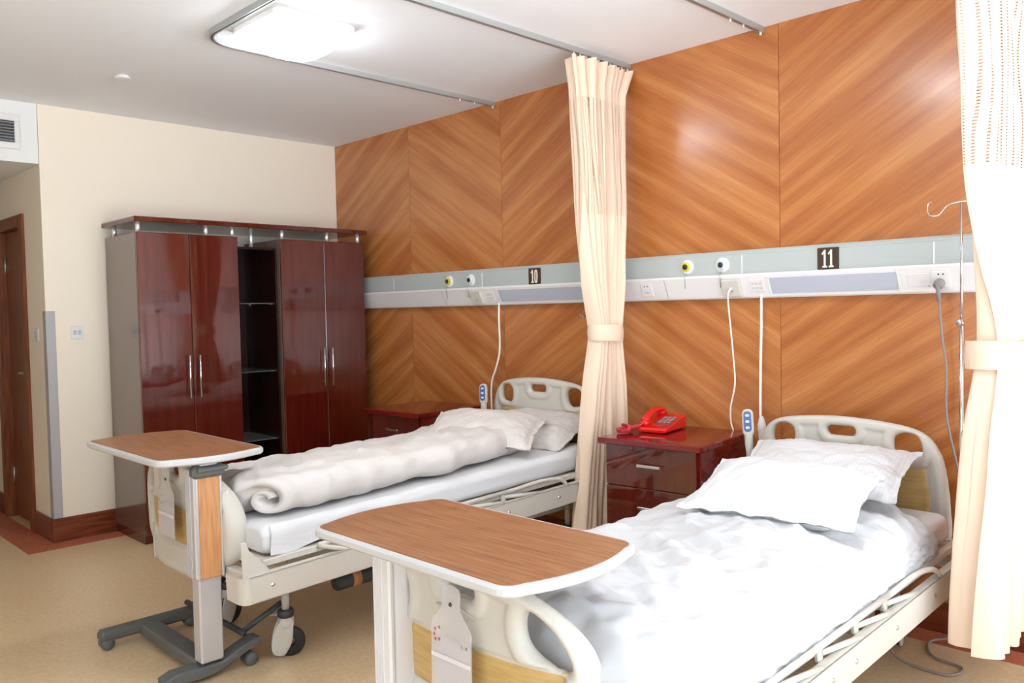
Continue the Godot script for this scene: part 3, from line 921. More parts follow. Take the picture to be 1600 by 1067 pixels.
func bed(cx: float, dy: float, number: String, hx: float, fx: float) -> void:
	bed_meshes()
	var where := "farther back, beside the wardrobe" if number == "10" else "in the foreground under a rumpled duvet"
	var t := thing("hospital_bed", "cream electric hospital bed with yellow wood panels, " + where, "hospital bed", Vector3(cx, 0, 1.25), 0.0, "")
	var base := Transform3D(Basis(), Vector3(-cx, 0, -1.25))
	var up := base * upper(cx, dy)
	var hb := part("headboard", cache.headboard, mat.cream_plastic, t, up * Transform3D(Basis(), Vector3(hx, 0, 0.15)))
	part("wood_panel", cache.head_insert, mat.oak, hb)
	var fb := part("footboard", cache.footboard, mat.cream_plastic, t, up * Transform3D(Basis(), Vector3(fx, 0, 2.295)))
	part("wood_panel", cache.foot_insert, mat.oak, fb)
	part("deck", cache.deck, mat.cream_metal, t, up)
	for sgn in [-1.0, 1.0]:
		var inset := Transform3D(Basis(), Vector3(0.17 if sgn < 0 else 0.0, 0, 0))
		var rl := part("frame_rail", cache["rail%d" % sgn], mat.cream_metal, t, up * inset)
		for z in [2.22, 1.72, 1.46, 1.30, 0.98, 0.62]:
			part("screw", cache.screw, mat.chrome, rl, Transform3D(Basis(Vector3.UP, 0.0 if sgn > 0 else PI), Vector3(sgn * 0.53, 0.385, z)))
		var gd := part("guard_rail", cache["guard%d" % sgn], mat.cream_metal, t, up * inset)
		for z in [1.72, 1.45, 1.20, 0.97]:
			var ls := S(false)
			ls.tube(PackedVector3Array([Vector3(sgn * 0.492, 0.452, z), Vector3(sgn * 0.518, 0.435, z - 0.21)]), 0.009, 8)
			part("link", ls, mat.cream_metal, gd)
			var pv := S().box(Vector3(sgn * 0.486, 0.452, z + 0.005), Vector3(0.016, 0.05, 0.03), 0.004)
			part("pivot", pv, mat.cream_metal, gd)
		for z in [1.9, 1.05]:
			part("bracket", S().prism(PackedVector2Array([Vector2(0, 0), Vector2(0.11, 0), Vector2(0.11, 0.085), Vector2(0.06, 0.085)]), 0.004, Transform3D(Basis(Vector3(0, 0, -1), Vector3.UP, Vector3.RIGHT), Vector3(sgn * 0.44, 0.36, z)), 0.001), mat.cream_metal, t, up)
	# cross members and lift mechanism below the deck
	for z in [0.2, 1.15, 2.25]: part("cross_member", bx(Vector3(0.08, 0.385, z), Vector3(0.84, 0.05, 0.04), 0.004), mat.cream_metal, t, up)
	var tray := S()
	tray.box(Vector3(0.27, 0.40, 1.78), Vector3(0.26, 0.05, 0.62), 0.006)
	tray.box(Vector3(-0.05, 0.40, 0.75), Vector3(0.5, 0.04, 0.7), 0.006)
	part("control_box", tray, mat.cream_plastic, t, up)
	part("lift_bar", S(false).tube(PackedVector3Array([Vector3(0.40, 0.40, 1.62), Vector3(0.40, 0.385, 0.3)]), 0.022, 14), mat.steel, t, up)
	var mo := part("motor", S(false).lathe(PackedVector2Array([Vector2(0, -0.13), Vector2(0.028, -0.13), Vector2(0.036, -0.12), Vector2(0.036, 0.13), Vector2(0.03, 0.14), Vector2(0, 0.14)]), 20, Transform3D(Basis(Vector3.RIGHT, -PI / 2) * Basis.IDENTITY, Vector3(0.2, 0.20, 1.63))), mat.dark_plastic, t, base * Transform3D(Basis(), Vector3(cx, dy, 0)))
	part("motor_band", S(false).lathe(PackedVector2Array([Vector2(0.037, -0.02), Vector2(0.0375, -0.02), Vector2(0.0375, 0.025), Vector2(0.037, 0.025)]), 20, Transform3D(Basis(Vector3.RIGHT, -PI / 2), Vector3(0.2, 0.20, 1.66))), mat.beech, mo)
	# chassis with casters
	var ch := S()
	for sgn in [-1.0, 1.0]:
		ch.box(Vector3(sgn * 0.24, 0.31, 1.155), Vector3(0.05, 0.05, 1.77), 0.004)
	for z in [0.27, 2.04]: ch.box(Vector3(0, 0.31, z), Vector3(0.58, 0.05, 0.05), 0.004)
	for sgn in [-1.0, 1.0]:
		for z in [0.6, 1.75]: ch.box(Vector3(sgn * 0.24, 0.35, z), Vector3(0.04, 0.05, 0.05), 0.004)
	part("chassis", ch, mat.cream_metal, t, base * Transform3D(Basis(), Vector3(cx, 0, 0)))
	var pd := S(false)
	pd.tube(PackedVector3Array([Vector3(-0.32, 0.13, 2.20), Vector3(0.22, 0.13, 2.20)]), 0.012, 8)
	pd.tube(PackedVector3Array([Vector3(-0.26, 0.13, 2.20), Vector3(-0.26, 0.22, 2.04)]), 0.012, 8)
	pd.tube(PackedVector3Array([Vector3(0.2, 0.13, 2.20), Vector3(0.24, 0.22, 2.04)]), 0.012, 8)
	part("brake_pedal", pd, mat.dark_plastic, t, base * Transform3D(Basis(), Vector3(cx, 0, 0)))
	for q in [[0.26, 2.04, -0.5], [-0.26, 2.04, 0.3], [0.26, 0.27, 0.2], [-0.26, 0.27, -0.3]]:
		var cxf := base * Transform3D(Basis(Vector3.UP, q[2]), Vector3(cx + q[0], 0, q[1]))
		var ca := part("caster", cache.fork, mat.cream_plastic, t, cxf)
		part("wheel", cache.wheel, mat.rubber, ca, Transform3D(Basis(), Vector3(0, 0, -0.02)))
		part("collar", cache.collar, mat.dark_plastic, ca)
		part("brake_lever", cache.brake, mat.cream_plastic, ca)
	# document sleeve hanging from the foot handle
	var k := upper(cx, dy)
	var cd := thing("card_sleeve", ("card sleeve of pale plastic on the far footboard, behind the beech-faced table column" if number == "10" else "large clear card sleeve with red marks hanging on the foreground footboard"), "card holder", k * Vector3(fx + 0.015, 0.655, 2.345))
	cd.basis = Basis(Vector3.RIGHT, -0.02)
	var pl := smooth_poly([Vector2(-0.032, 0.115), Vector2(0.032, 0.115), Vector2(0.036, 0.06), Vector2(0.075, 0.015), Vector2(0.078, -0.02), Vector2(0.078, -0.15), Vector2(0.07, -0.165), Vector2(-0.07, -0.165), Vector2(-0.078, -0.15), Vector2(-0.078, -0.02), Vector2(-0.075, 0.015), Vector2(-0.036, 0.06)], 3)
	part("sleeve", S().prism(pl, 0.002, Transform3D(Basis(), Vector3(0, 0, 0.003))), mat.sleeve, cd)
	part("card", bx(Vector3(0, -0.09, 0.001), Vector3(0.136, 0.13, 0.002)), mat.paper, cd)
	part("band", bx(Vector3(0, -0.075, 0.0062), Vector3(0.154, 0.012, 0.001)), mat.paper, cd)
	part("eyelet", S(false).lathe(PackedVector2Array([Vector2(0, 0.008), Vector2(0.005, 0.008), Vector2(0.006, 0.004)]), 12, Transform3D(Basis(Vector3.RIGHT, PI / 2), Vector3(0, 0.07, 0))), mat.dark_plastic, cd)
	for e in [[-0.062, -0.008], [-0.046, 0.0], [-0.062, -0.035], [-0.046, -0.032], [-0.066, -0.022]]:
		part("print_mark", bx(Vector3(e[0], e[1], 0.0058), Vector3(0.006, 0.008, 0.0006)), mat.print_red, cd)
	for e in [[0.042, -0.03], [0.06, -0.03]]:
		part("print_mark", bx(Vector3(e[0], e[1], 0.0058), Vector3(0.005, 0.008, 0.0006)), mat.print_grey, cd)
	var hk := S(false)
	hk.tube(curve([Vector3(0.02, 0.07, 0.0), Vector3(0.06, 0.05, -0.01), Vector3(0.075, 0.045, -0.015)], 4), 0.002, 6)
	hk.tube(curve([Vector3(-0.02, 0.07, 0.0), Vector3(-0.06, 0.055, -0.01), Vector3(-0.08, 0.052, -0.015)], 4), 0.002, 6)
	part("wire_hook", hk, mat.steel, cd)

# ------------------------------------------------------------------ bedding
func mattress(xf: Transform3D) -> ArrayMesh:
	# rounded slab, slightly slack along the edges
	var n := noise(5, 3.0, 3)
	var pts := PackedVector3Array()
	var cols := 64
	var rows := 60
	var sec := round_rect(0.90, 0.115, 0.04, 15)
	sec.reverse()
	cols = sec.size()
	for j in rows:
		var ff := float(j) / (rows - 1)
		var z := lerpf(2.205, 0.205, lerpf(ff, ff * ff * (3.0 - 2.0 * ff), 0.96))
		var e := clampf(minf(2.205 - z, z - 0.205) / 0.045, 0.0, 1.0)
		e = 1.0 - (1.0 - e) * (1.0 - e)
		for c in sec:
			var k := Vector2(c.x * lerpf(0.95, 1.0, sqrt(e)), c.y * lerpf(0.6, 1.0, sqrt(e)))
			var w := n.get_noise_3d(c.x * 2.0, c.y * 6.0, z * 2.0) * 0.006
			pts.append(Vector3(k.x * (1.0 + w), 0.522 + k.y + w, z))
	var s := S(false)
	s.grid(pts, cols, rows, PackedVector2Array(), true)
	for e in [0, rows - 1]:
		var mid := Vector3(0, 0.522, pts[e * cols].z)
		for c in cols:
			var a := pts[e * cols + c]
			var b := pts[e * cols + (c + 1) % cols]
			if e == 0: s.tri(mid, b, a)
			else: s.tri(mid, a, b)
	return s.mesh()

func pillow(a: float, b: float, t: float, seed_: int) -> ArrayMesh:
	var n := noise(seed_, 2.2, 3)
	var rd := noise(seed_ + 50, 3.0, 2, FastNoiseLite.TYPE_SIMPLEX_SMOOTH, true)
	var N := 61
	var s := S(false)
	for side in [1.0, -1.0]:
		var pts := PackedVector3Array()
		var uvs := PackedVector2Array()
		for j in N:
			for i in N:
				var u := (-1.0 + 2.0 * i / (N - 1)) * 1.07
				var v := (-1.0 + 2.0 * j / (N - 1)) * 1.10
				var uu := clampf(u, -1, 1)
				var vv := clampf(v, -1, 1)
				var h := pow(maxf(0.0, 1.0 - pow(absf(uu), 2.6)), 0.55) * pow(maxf(0.0, 1.0 - pow(absf(vv), 2.6)), 0.55)
				var px := a * u * (1.0 - 0.07 * (1.0 - vv * vv))
				var pz := b * v * (1.0 - 0.08 * (1.0 - uu * uu))
				var edge := 1.0 - h
				var wr := n.get_noise_2d(px * 3.0, pz * 3.0 + side * 7.0) * 0.012 * h
				# pulls running in from the seams
				wr += (rd.get_noise_2d(px * 9.0, pz * 2.0) * 0.010 + rd.get_noise_2d(px * 2.5 + 9.0, pz * 8.0) * 0.006) * h * edge * 2.0
				var sag := n.get_noise_2d(px * 4.0 + 31.0, pz * 4.0) * 0.012 * edge
				pts.append(Vector3(px, side * (t * h + 0.002) + wr * (1.0 if side > 0 else 0.4) + sag, pz))
				uvs.append(Vector2(px, pz) * 2.0)
		if side > 0:
			# rows run towards +z: flip so that the outside is up
			var f := PackedVector3Array()
			var fu := PackedVector2Array()
			for j in N:
				for i in N:
					f.append(pts[(N - 1 - j) * N + i]); fu.append(uvs[(N - 1 - j) * N + i])
			s.grid(f, N, N, fu)
		else:
			s.grid(pts, N, N, uvs)
	return s.mesh()

func duvet_spread(xf_seed: int) -> ArrayMesh:
	# cover lying over the whole mattress, its sides hanging to the deck
	var big := noise(xf_seed, 1.3, 2)
	var fold := noise(xf_seed + 1, 1.0, 3, FastNoiseLite.TYPE_SIMPLEX_SMOOTH, true)
	var fine := noise(xf_seed + 2, 6.0, 3)
	var prof := [Vector2(-0.462, 0.466), Vector2(-0.474, 0.53), Vector2(-0.462, 0.58), Vector2(-0.40, 0.612), Vector2(-0.2, 0.635), Vector2(0.0, 0.645), Vector2(0.2, 0.643), Vector2(0.38, 0.622), Vector2(0.456, 0.58), Vector2(0.476, 0.52), Vector2(0.474, 0.466)]
	var outer := PackedVector2Array()
	for i in prof.size() - 1:
		for k in 12:
			outer.append((prof[i] as Vector2).cubic_interpolate(prof[i + 1], prof[maxi(i - 1, 0)], prof[mini(i + 2, prof.size() - 1)], k / 12.0))
	outer.append(prof[-1])
	var cols := outer.size()
	var rows := 190
	var za := 2.235
	var zb := 0.42
	var pts := PackedVector3Array()
	var uvs := PackedVector2Array()
	var low := PackedVector3Array()
	for j in rows:
		var v := float(j) / (rows - 1)
		var z := lerpf(za, zb, v)
		# round over the foot end
		var e := clampf((za - z) / 0.16, 0.0, 1.0)
		var foot := sqrt(1.0 - (1.0 - e) * (1.0 - e))
		var eh := clampf((z - zb) / 0.05, 0.0, 1.0)
		for i in cols:
			var o := outer[i]
			var w := clampf((o.y - 0.52) / 0.12, 0.0, 1.0)
			var d := big.get_noise_2d(o.x * 1.4, z * 1.1) * 0.035
			d += (0.5 + fold.get_noise_2d(o.x * 1.2 + z * 1.1, z * 2.6 - o.x * 1.6)) * 0.030
			d += fold.get_noise_2d(o.x * 4.0 - z * 2.0 + 20.0, z * 3.5) * 0.013
			d += fine.get_noise_2d(o.x * 1.5, z * 1.5) * 0.009
			d += 0.05 * exp(-pow((z - 2.08) / 0.14, 2.0)) * (0.6 + 0.4 * big.get_noise_2d(o.x * 5.0, 3.0))
			var y := 0.466 + (o.y - 0.466 + d * w) * lerpf(0.28, 1.0, foot) * lerpf(0.72, 1.0, eh)
			var x := o.x + signf(o.x) * (1.0 - w) * (fine.get_noise_2d(z * 2.0, o.y * 6.0) * 0.012 + 0.004)
			pts.append(Vector3(x, y, z))
			low.append(Vector3(x * 0.985, minf(y - 0.018, 0.575) if w > 0.1 else y, z))
			uvs.append(Vector2(i * 0.02, z) * 2.0)
	var s := S(false)
	s.grid(pts, cols, rows, uvs)
	# underside and hems, so that the cover has thickness
	var fl := PackedVector3Array()
	for j in rows:
		for i in cols: fl.append(low[j * cols + cols - 1 - i])
	s.grid(fl, cols, rows)
	for e in [0, rows - 1]:
		for i in cols - 1:
			var a := pts[e * cols + i]
			var b := pts[e * cols + i + 1]
			var c := low[e * cols + i + 1]
			var d := low[e * cols + i]
			if e == 0: s.quad(d, c, b, a)
			else: s.quad(a, b, c, d)
	return s.mesh()

func duvet_rolled(seed_: int) -> ArrayMesh:
	# quilt folded lengthwise, its near edge rolled up: a spiral section drawn out along the bed
	var big := noise(seed_, 1.4, 2)
	var fold := noise(seed_ + 1, 1.0, 3, FastNoiseLite.TYPE_SIMPLEX_SMOOTH, true)
	var fine := noise(seed_ + 2, 5.0, 3)
	var rows := 130
	var za := 2.215
	var zb := 0.36
	var nsp := 44
	var ntop := 60
	var K := nsp + ntop
	var A := PackedVector3Array()
	var B := PackedVector3Array()
	var UV := PackedVector2Array()
	for j in rows:
		var v := float(j) / (rows - 1)
		var z := lerpf(za, zb, v)
		var lip := sqrt(1.0 - pow(1.0 - clampf((za - z) / 0.05, 0.0, 1.0), 2.0))
		var head := smoothstep(1.1, 0.36, z)
		var xc := 0.325 - 0.17 * head + big.get_noise_2d(z * 2.2, 4.0) * 0.03
		var yc := 0.655 - 0.02 * head
		var R := 0.082 + big.get_noise_2d(z * 1.7, 9.0) * 0.012 - 0.012 * head
		for i in K:
			var pa: Vector2
			var pb: Vector2
			if i < nsp:
				var f := float(i) / (nsp - 1)
				var ang := lerpf(-PI * 1.9, PI / 2, f)     # winds outwards to the top
				var ro := lerpf(0.34, 1.0, f) * R
				var ri := maxf(0.0, ro - lerpf(0.30, 0.62, f) * R)
				var m := (ro + ri) / 2
				ro = lerpf(m, ro, lip); ri = lerpf(m, ri, lip)
				var dirv := Vector2(cos(ang), sin(ang))
				pa = Vector2(xc, yc) + dirv * ro
				pb = Vector2(xc, yc) + dirv * ri
			else:
				var f := float(i - nsp + 1) / ntop
				var x := lerpf(xc, -0.45, f)
				var edge := clampf((x + 0.455) / 0.10, 0.0, 1.0)
				var dome := sqrt(1.0 - (1.0 - edge) * (1.0 - edge))
				var top := lerpf(yc + R, 0.668, smoothstep(0.0, 0.9, f)) + 0.006 * sin(f * PI)
				var bot := lerpf(yc + R - 0.62 * R, 0.582, smoothstep(0.0, 0.2, f))
				var yt := lerpf(0.60, top, dome)
				var m := (yt + bot) / 2
				var d := (big.get_noise_2d(x * 1.6, z * 1.2) * 0.03 + (0.4 + fold.get_noise_2d(x * 1.6 + z * 1.0, z * 2.2 - x * 1.2)) * 0.018 + fine.get_noise_2d(x * 1.4, z * 1.4) * 0.006) * dome * smoothstep(0.0, 0.15, f) * 0.8
				pa = Vector2(x, lerpf(m, yt, lip) + d)
				pb = Vector2(x, lerpf(m, bot, lip))
			var w := fine.get_noise_3d(pa.x * 1.5, pa.y * 3.0, z * 1.5) * 0.006 + fold.get_noise_2d(z * 3.0, pa.y * 5.0 + pa.x * 2.0) * 0.006
			var cut := 0.95 * maxf(0.0, pa.x - (xc - R)) * exp(-(za - z) / 0.35)
			A.append(Vector3(pa.x + w * 0.6, pa.y + w, z - cut))
			B.append(Vector3(pb.x, pb.y, z - cut + (0.0 if lip > 0.5 else -0.004)))
			UV.append(Vector2(i * 0.012, z) * 2.0)
	var s := S(false)
	# outer face
	for j in rows - 1:
		for i in K - 1:
			var a := j * K + i
			s.quad(A[a], A[a + K], A[a + K + 1], A[a + 1], UV[a], UV[a + K], UV[a + K + 1], UV[a + 1])
			s.quad(B[a + 1], B[a + K + 1], B[a + K], B[a])
	for e in [0, rows - 1]:
		for i in K - 1:
			var a: int = e * K + i
			if e == 0: s.quad(B[a], A[a], A[a + 1], B[a + 1])
			else: s.quad(B[a + 1], A[a + 1], A[a], B[a])
	# close the two long edges
	for j in rows - 1:
		var a := j * K
		s.quad(A[a], B[a], B[a + K], A[a + K])
		var b := j * K + K - 1
		s.quad(B[b], A[b], A[b + K], B[b + K])
	return s.mesh()

func bedding() -> void:
	var mm := mattress(Transform3D())
	for q in [[2.40, 0.02, "10"], [4.19, -0.07, "11"]]:
		var m := part("mattress", mm, mat.sheet, self, upper(q[0], q[1]))
		tag(m, ("white sheeted mattress under the rolled quilt, its long side showing" if q[2] == "10" else "white mattress covered by the rumpled duvet, only its head corner showing"), "mattress")
		# loose corner of the sheet over the deck edge
		var fl := S(false)
		var pts := PackedVector3Array()
		var n := noise(77, 4.0, 2)
		for j in 14:
			for i in 20:
				var f := i / 19.0
				var g := j / 13.0
				var z := lerpf(2.17, 1.55, f)
				var drop := lerpf(0.10, 0.075, f) + 0.012 * sin(f * 9.0)
				var y := 0.575 - drop * g
				var x := 0.452 + 0.006 * sin(f * 14.0 + g) + 0.008 * g + n.get_noise_2d(f * 3, g * 3) * 0.004
				if g < 0.25: x -= (0.25 - g) * 0.08
				pts.append(Vector3(x, y + (0.006 if g < 0.25 else 0.0), z + g * 0.02))
		fl.grid(pts, 20, 14)
		part("sheet_edge", fl, mat.sheet, m)
	tag(part("duvet", duvet_rolled(301), mat.cover_cream, self, upper(2.40, 0.02)), "white quilt folded lengthwise with a rolled near edge on the far bed", "duvet")
	tag(part("duvet", duvet_spread(401), mat.cover, self, upper(4.19, -0.07)), "rumpled white duvet spread over the whole foreground bed", "duvet")
	var pl := pillow(0.30, 0.20, 0.088, 61)
	var pl2 := pillow(0.32, 0.21, 0.07, 67)
	var list := [
		[pl2, Vector3(2.44, 0.725, 0.31), Vector3(0.32, 0.10, 0.0), mat.linen_cream, "cream-white pillow leaning at the far bed's headboard, partly behind the middle curtain"],
		[pl, Vector3(2.45, 0.765, 0.71), Vector3(0.25, 0.50, -0.04), mat.linen_cream, "plump cream-white pillow lying askew on the rolled quilt"],
		[pl2, Vector3(4.22, 0.735, 0.46), Vector3(0.28, 0.12, 0.0), mat.linen, "bright white pillow against the foreground bed's headboard, behind a second pillow"],
		[pl, Vector3(4.26, 0.715, 0.88), Vector3(0.27, 0.12, 0.0), mat.linen, "bright white pillow lying in front on the rumpled duvet"],
	]
	for q in list:
		var o := part("pillow", q[0], q[3], self, Transform3D(Basis.from_euler(q[2]), q[1]))
		tag(o, q[4], "pillow", "pillows on the two beds")

# ------------------------------------------------------------------ nightstands and tables
func nightstand(at: Vector3, turn: float, label: String) -> void:
	var t := thing("nightstand", label, "nightstand", at, turn)
	var w := 0.50
	var d := 0.52
	part("body", span(Vector3(-w / 2, 0.05, -d / 2), Vector3(w / 2, 0.755, d / 2 - 0.02), 0.002), mat.cherry, t)
	part("plinth", span(Vector3(-w / 2 + 0.02, 0, -d / 2 + 0.01), Vector3(w / 2 - 0.02, 0.05, d / 2 - 0.04)), mat.dark_inside, t)
	part("top", span(Vector3(-w / 2 - 0.025, 0.755, -d / 2 - 0.01), Vector3(w / 2 + 0.025, 0.785, d / 2 + 0.03), 0.004), mat.cherry, t)
	for q in [[0.556, 0.752], [0.353, 0.553]]:
		var dr := part("drawer", span(Vector3(-w / 2 + 0.004, q[0], d / 2 - 0.018), Vector3(w / 2 - 0.012, q[1], d / 2), 0.002), mat.mahogany, t)
		var y: float = (q[0] + q[1]) / 2 + 0.01
		var h := S()
		h.box(Vector3(0, y, d / 2 + 0.018), Vector3(0.125, 0.014, 0.008), 0.002)
		for e in [-0.05, 0.05]: h.box(Vector3(e, y, d / 2 + 0.008), Vector3(0.01, 0.01, 0.016))
		part("handle", h, mat.chrome, dr)
	var dd := part("door", span(Vector3(-w / 2 + 0.004, 0.055, d / 2 - 0.018), Vector3(w / 2 - 0.012, 0.35, d / 2), 0.002), mat.mahogany, t)
	part("handle", bx(Vector3(0, 0.3, d / 2 + 0.012), Vector3(0.125, 0.014, 0.02), 0.002), mat.chrome, dd)

func overbed_table(col: Vector3, height: float, top: Vector3, length: float, out: float, label: String) -> void:
	# col: foot of the column; top: centre of the leaf; out: +1 when the column stands at the leaf's +x end
	var t := thing("overbed_table", label, "overbed table", Vector3(col.x, 0, col.z))
	var o := Transform3D(Basis(), -t.position)
	var L := length
	var W := 0.44 if out > 0 else 0.49
	var lay := Basis(Vector3.RIGHT, Vector3(0, 0, -1), Vector3.UP)   # polygon plane laid flat
	# leaf: short ends bow outwards, corners rounded
	var outline := PackedVector2Array()
	var rr := 0.055
	for q in 4:
		var sx: float = [1, -1, -1, 1][q]
		var sy: float = [1, 1, -1, -1][q]
		var cc := Vector2(sx * (L / 2 - 0.038 - rr), sy * (W / 2 - rr))
		for k in 7:
			var a := PI / 2 * (q + k / 6.0)
			outline.append(cc + Vector2(cos(a), sin(a)) * rr)
		if q == 0 or q == 2:
			for k in range(1, 12):
				var f := k / 12.0
				# end of this corner to the next: along the long side for q = 0, 2
				pass
		if q == 1 or q == 3:
			for k in range(1, 12):
				var f := k / 12.0
				var yy := lerpf(sy, -sy, f) * (W / 2 - rr)
				outline.append(Vector2(sx * (L / 2 - 0.038 + 0.038 * (1.0 - pow(yy / (W / 2 - rr), 2.0))), yy))
	var inner := PackedVector2Array()
	for q in Geometry2D.offset_polygon(outline, -0.014)[0]: inner.append(q)
	var edge := part("edge_band", S().prism(outline, 0.026, Transform3D(lay, Vector3(top.x, height - 0.026, top.z)), 0.006), mat.edge, t, o)
	part("leaf", S().prism(inner, 0.004, Transform3D(lay, Vector3(top.x, height - 0.0025, top.z)), 0.0008), mat.walnut, edge)
	part("support", span(Vector3(minf(col.x, top.x) - 0.04, height - 0.05, col.z - 0.035), Vector3(maxf(col.x, top.x) + 0.05, height - 0.031, col.z + 0.035), 0.004), mat.white_plastic, t, o)
	# outer column with facing strip, silver edges
	var cw := 0.085
	var cd := 0.115
	var y0 := 0.40 if out > 0 else 0.22
	var cs := S()
	cs.box(Vector3(col.x, (y0 + height - 0.05) / 2, col.z), Vector3(cw, height - 0.05 - y0, cd), 0.008)
	for k in 4:
		cs.box(Vector3(col.x - 0.028 + 0.012 * k, (y0 + height - 0.05) / 2, col.z + cd / 2 + 0.001), Vector3(0.004, height - 0.06 - y0, 0.004), 0.001)
	var cp := part("column", cs, mat.white_plastic if out < 0 else mat.alu, t, o)
	part("facing", bx(Vector3(col.x + cw / 2 + 0.001, (y0 + height - 0.05) / 2 + 0.002, col.z), Vector3(0.004, height - 0.054 - y0, cd - 0.03), 0.001), mat.beech if out > 0 else mat.white_plastic, cp)
	for e in [-1, 1]:
		part("edge_strip", bx(Vector3(col.x + cw / 2 + 0.001, (y0 + height - 0.05) / 2, col.z + e * (cd / 2 - 0.010)), Vector3(0.007, height - 0.05 - y0, 0.009), 0.002), mat.alu, cp)
	part("inner_column", bx(Vector3(col.x, (y0 + 0.07) / 2 + 0.05, col.z), Vector3(0.066, y0 + 0.03, 0.092), 0.006), mat.alu, t, o)
	if out > 0:
		var lv := S()
		lv.box(Vector3(col.x + 0.035, height - 0.062, col.z + 0.0), Vector3(0.05, 0.05, 0.13), 0.012)
		lv.box(Vector3(col.x + 0.066, height - 0.052, col.z - 0.01), Vector3(0.02, 0.02, 0.12), 0.006)
		part("height_lever", lv, mat.grey_base, t, o)
	# H-shaped foot
	var bs := S()
	var fx := col.x
	var gx := col.x - out * 0.60
	var prof := PackedVector2Array([Vector2(-0.19, 0.012), Vector2(-0.195, 0.05), Vector2(-0.15, 0.066), Vector2(-0.05, 0.062), Vector2(0.03, 0.06), Vector2(0.11, 0.092), Vector2(0.17, 0.112), Vector2(0.195, 0.11), Vector2(0.20, 0.085), Vector2(0.155, 0.075), Vector2(0.09, 0.05), Vector2(0.02, 0.022), Vector2(-0.05, 0.016), Vector2(-0.14, 0.022)])
	# local x of the profile runs towards -z
	bs.prism(prof, 0.075, Transform3D(Basis(Vector3(0, 0, -1), Vector3.UP, Vector3.RIGHT), Vector3(fx - 0.0375, 0.0, col.z - 0.005)), 0.006)
	bs.box(Vector3(gx, 0.06, col.z), Vector3(0.07, 0.045, 0.42), 0.012)
	bs.box(Vector3((fx + gx) / 2, 0.052, col.z + 0.01), Vector3(0.56, 0.05, 0.085), 0.008)
	part("base", bs, mat.grey_base, t, o)
	for q in [[fx + 0.0, -0.165], [fx + 0.0, 0.165], [gx, -0.18], [gx, 0.18]]:
		var cs2 := part("caster", S(false).lathe(PackedVector2Array([Vector2(0, -0.03), Vector2(0.022, -0.03), Vector2(0.027, -0.025), Vector2(0.027, 0.025), Vector2(0.022, 0.03), Vector2(0, 0.03)]), 20, Transform3D(Basis(Vector3.BACK, PI / 2), Vector3(q[0], 0.027, col.z + q[1]))), mat.grey_base, t, o)
		cs2.set_meta("label", "small grey wheel")

# ------------------------------------------------------------------ curtains
func curtain(called: String, label: String, x0: float, prof: Array, folds: float, seed_: int, y_head: float, y_mesh: float) -> Node3D:
	# prof rows: y, centre z, length along the track, x shift, fold depth
	var t := thing(called, label, "curtain", Vector3(x0, 0, prof[0][1]))
	var o := Transform3D(Basis(), -t.position)
	var n := noise(seed_, 1.0, 2)
	var at := func(y: float) -> Array:
		var i := 0
		while i < prof.size() - 2 and y < prof[i + 1][0]: i += 1
		var f := clampf((prof[i][0] - y) / (prof[i][0] - prof[i + 1][0]), 0.0, 1.0)
		var out := []
		for k in range(1, 5):
			var a: float = prof[maxi(i - 1, 0)][k]
			var d: float = prof[mini(i + 2, prof.size() - 1)][k]
			out.append(lerpf(cubic_interpolate(prof[i][k], prof[i + 1][k], a, d, f), lerpf(prof[i][k], prof[i + 1][k], f), 0.35))
		return out
	var ytop: float = prof[0][0]
	var ybot: float = prof[-1][0]
	var cols := 300
	for q in [["heading", ytop, y_head, mat.curtain, 14], ["net_panel", y_head, y_mesh, mat.curtain_mesh, 30], ["drape", y_mesh, ybot, mat.curtain, 80]]:
		var pts := PackedVector3Array()
		var uvs := PackedVector2Array()
		var rows: int = q[4]
		for j in rows:
			var y := lerpf(q[1], q[2], float(j) / (rows - 1))
			var a: Array = at.call(y)
			var down := clampf((ytop - y) / (ytop - ybot), 0.0, 1.0)
			for i in cols:
				var s := float(i) / (cols - 1)
				var ph := s * folds * TAU + n.get_noise_2d(s * 5.0, y * 0.25) * 2.6 + n.get_noise_2d(s * 2.0 + 40.0, y * 0.9) * 0.8
				var amp: float = a[3] * (0.75 + 0.5 * n.get_noise_2d(s * 9.0 + 7.0, y * 0.3))
				var w := sin(ph)
				w = signf(w) * pow(absf(w), lerpf(0.7, 0.95, down))
				var x: float = x0 + a[2] + amp * w + 0.3 * amp * n.get_noise_2d(s * 3.0 + 90.0, y * 0.6) + 0.02 * (s - 0.5)
				var z: float = a[0] + (0.5 - s) * a[1] + amp * 0.35 * cos(ph)
				var sag := 0.0
				if j == 0 and q[0] == "heading": sag = -0.012 * (0.5 + 0.5 * cos(ph))
				if j == rows - 1 and q[0] == "drape": sag = 0.012 * n.get_noise_2d(s * 12.0, 5.0)
				pts.append(Vector3(x, y + sag, z))
				uvs.append(Vector2(s * 140.0, y * 96.0))
		var sh := S(false)
		sh.grid(pts, cols, rows, uvs)
		part(q[0], sh, q[3], t, o)
	return t

func band(cx: float, y: float, cz: float, ra: float, rb: float, h: float, drop: float) -> Shape:
	# flat strip round the gathered cloth
	var pts := PackedVector3Array()
	var n := 48
	for j in 5:
		for i in n:
			var a := -TAU * i / n
			var f := j / 4.0
			var bulge := 0.004 * sin(f * PI)
			pts.append(Vector3(cx + (ra + bulge) * cos(a), y + (f - 0.5) * h + drop * sin(a) , cz + (rb + bulge) * sin(a)))
	return S(false).grid(pts, n, 5, PackedVector2Array(), true)

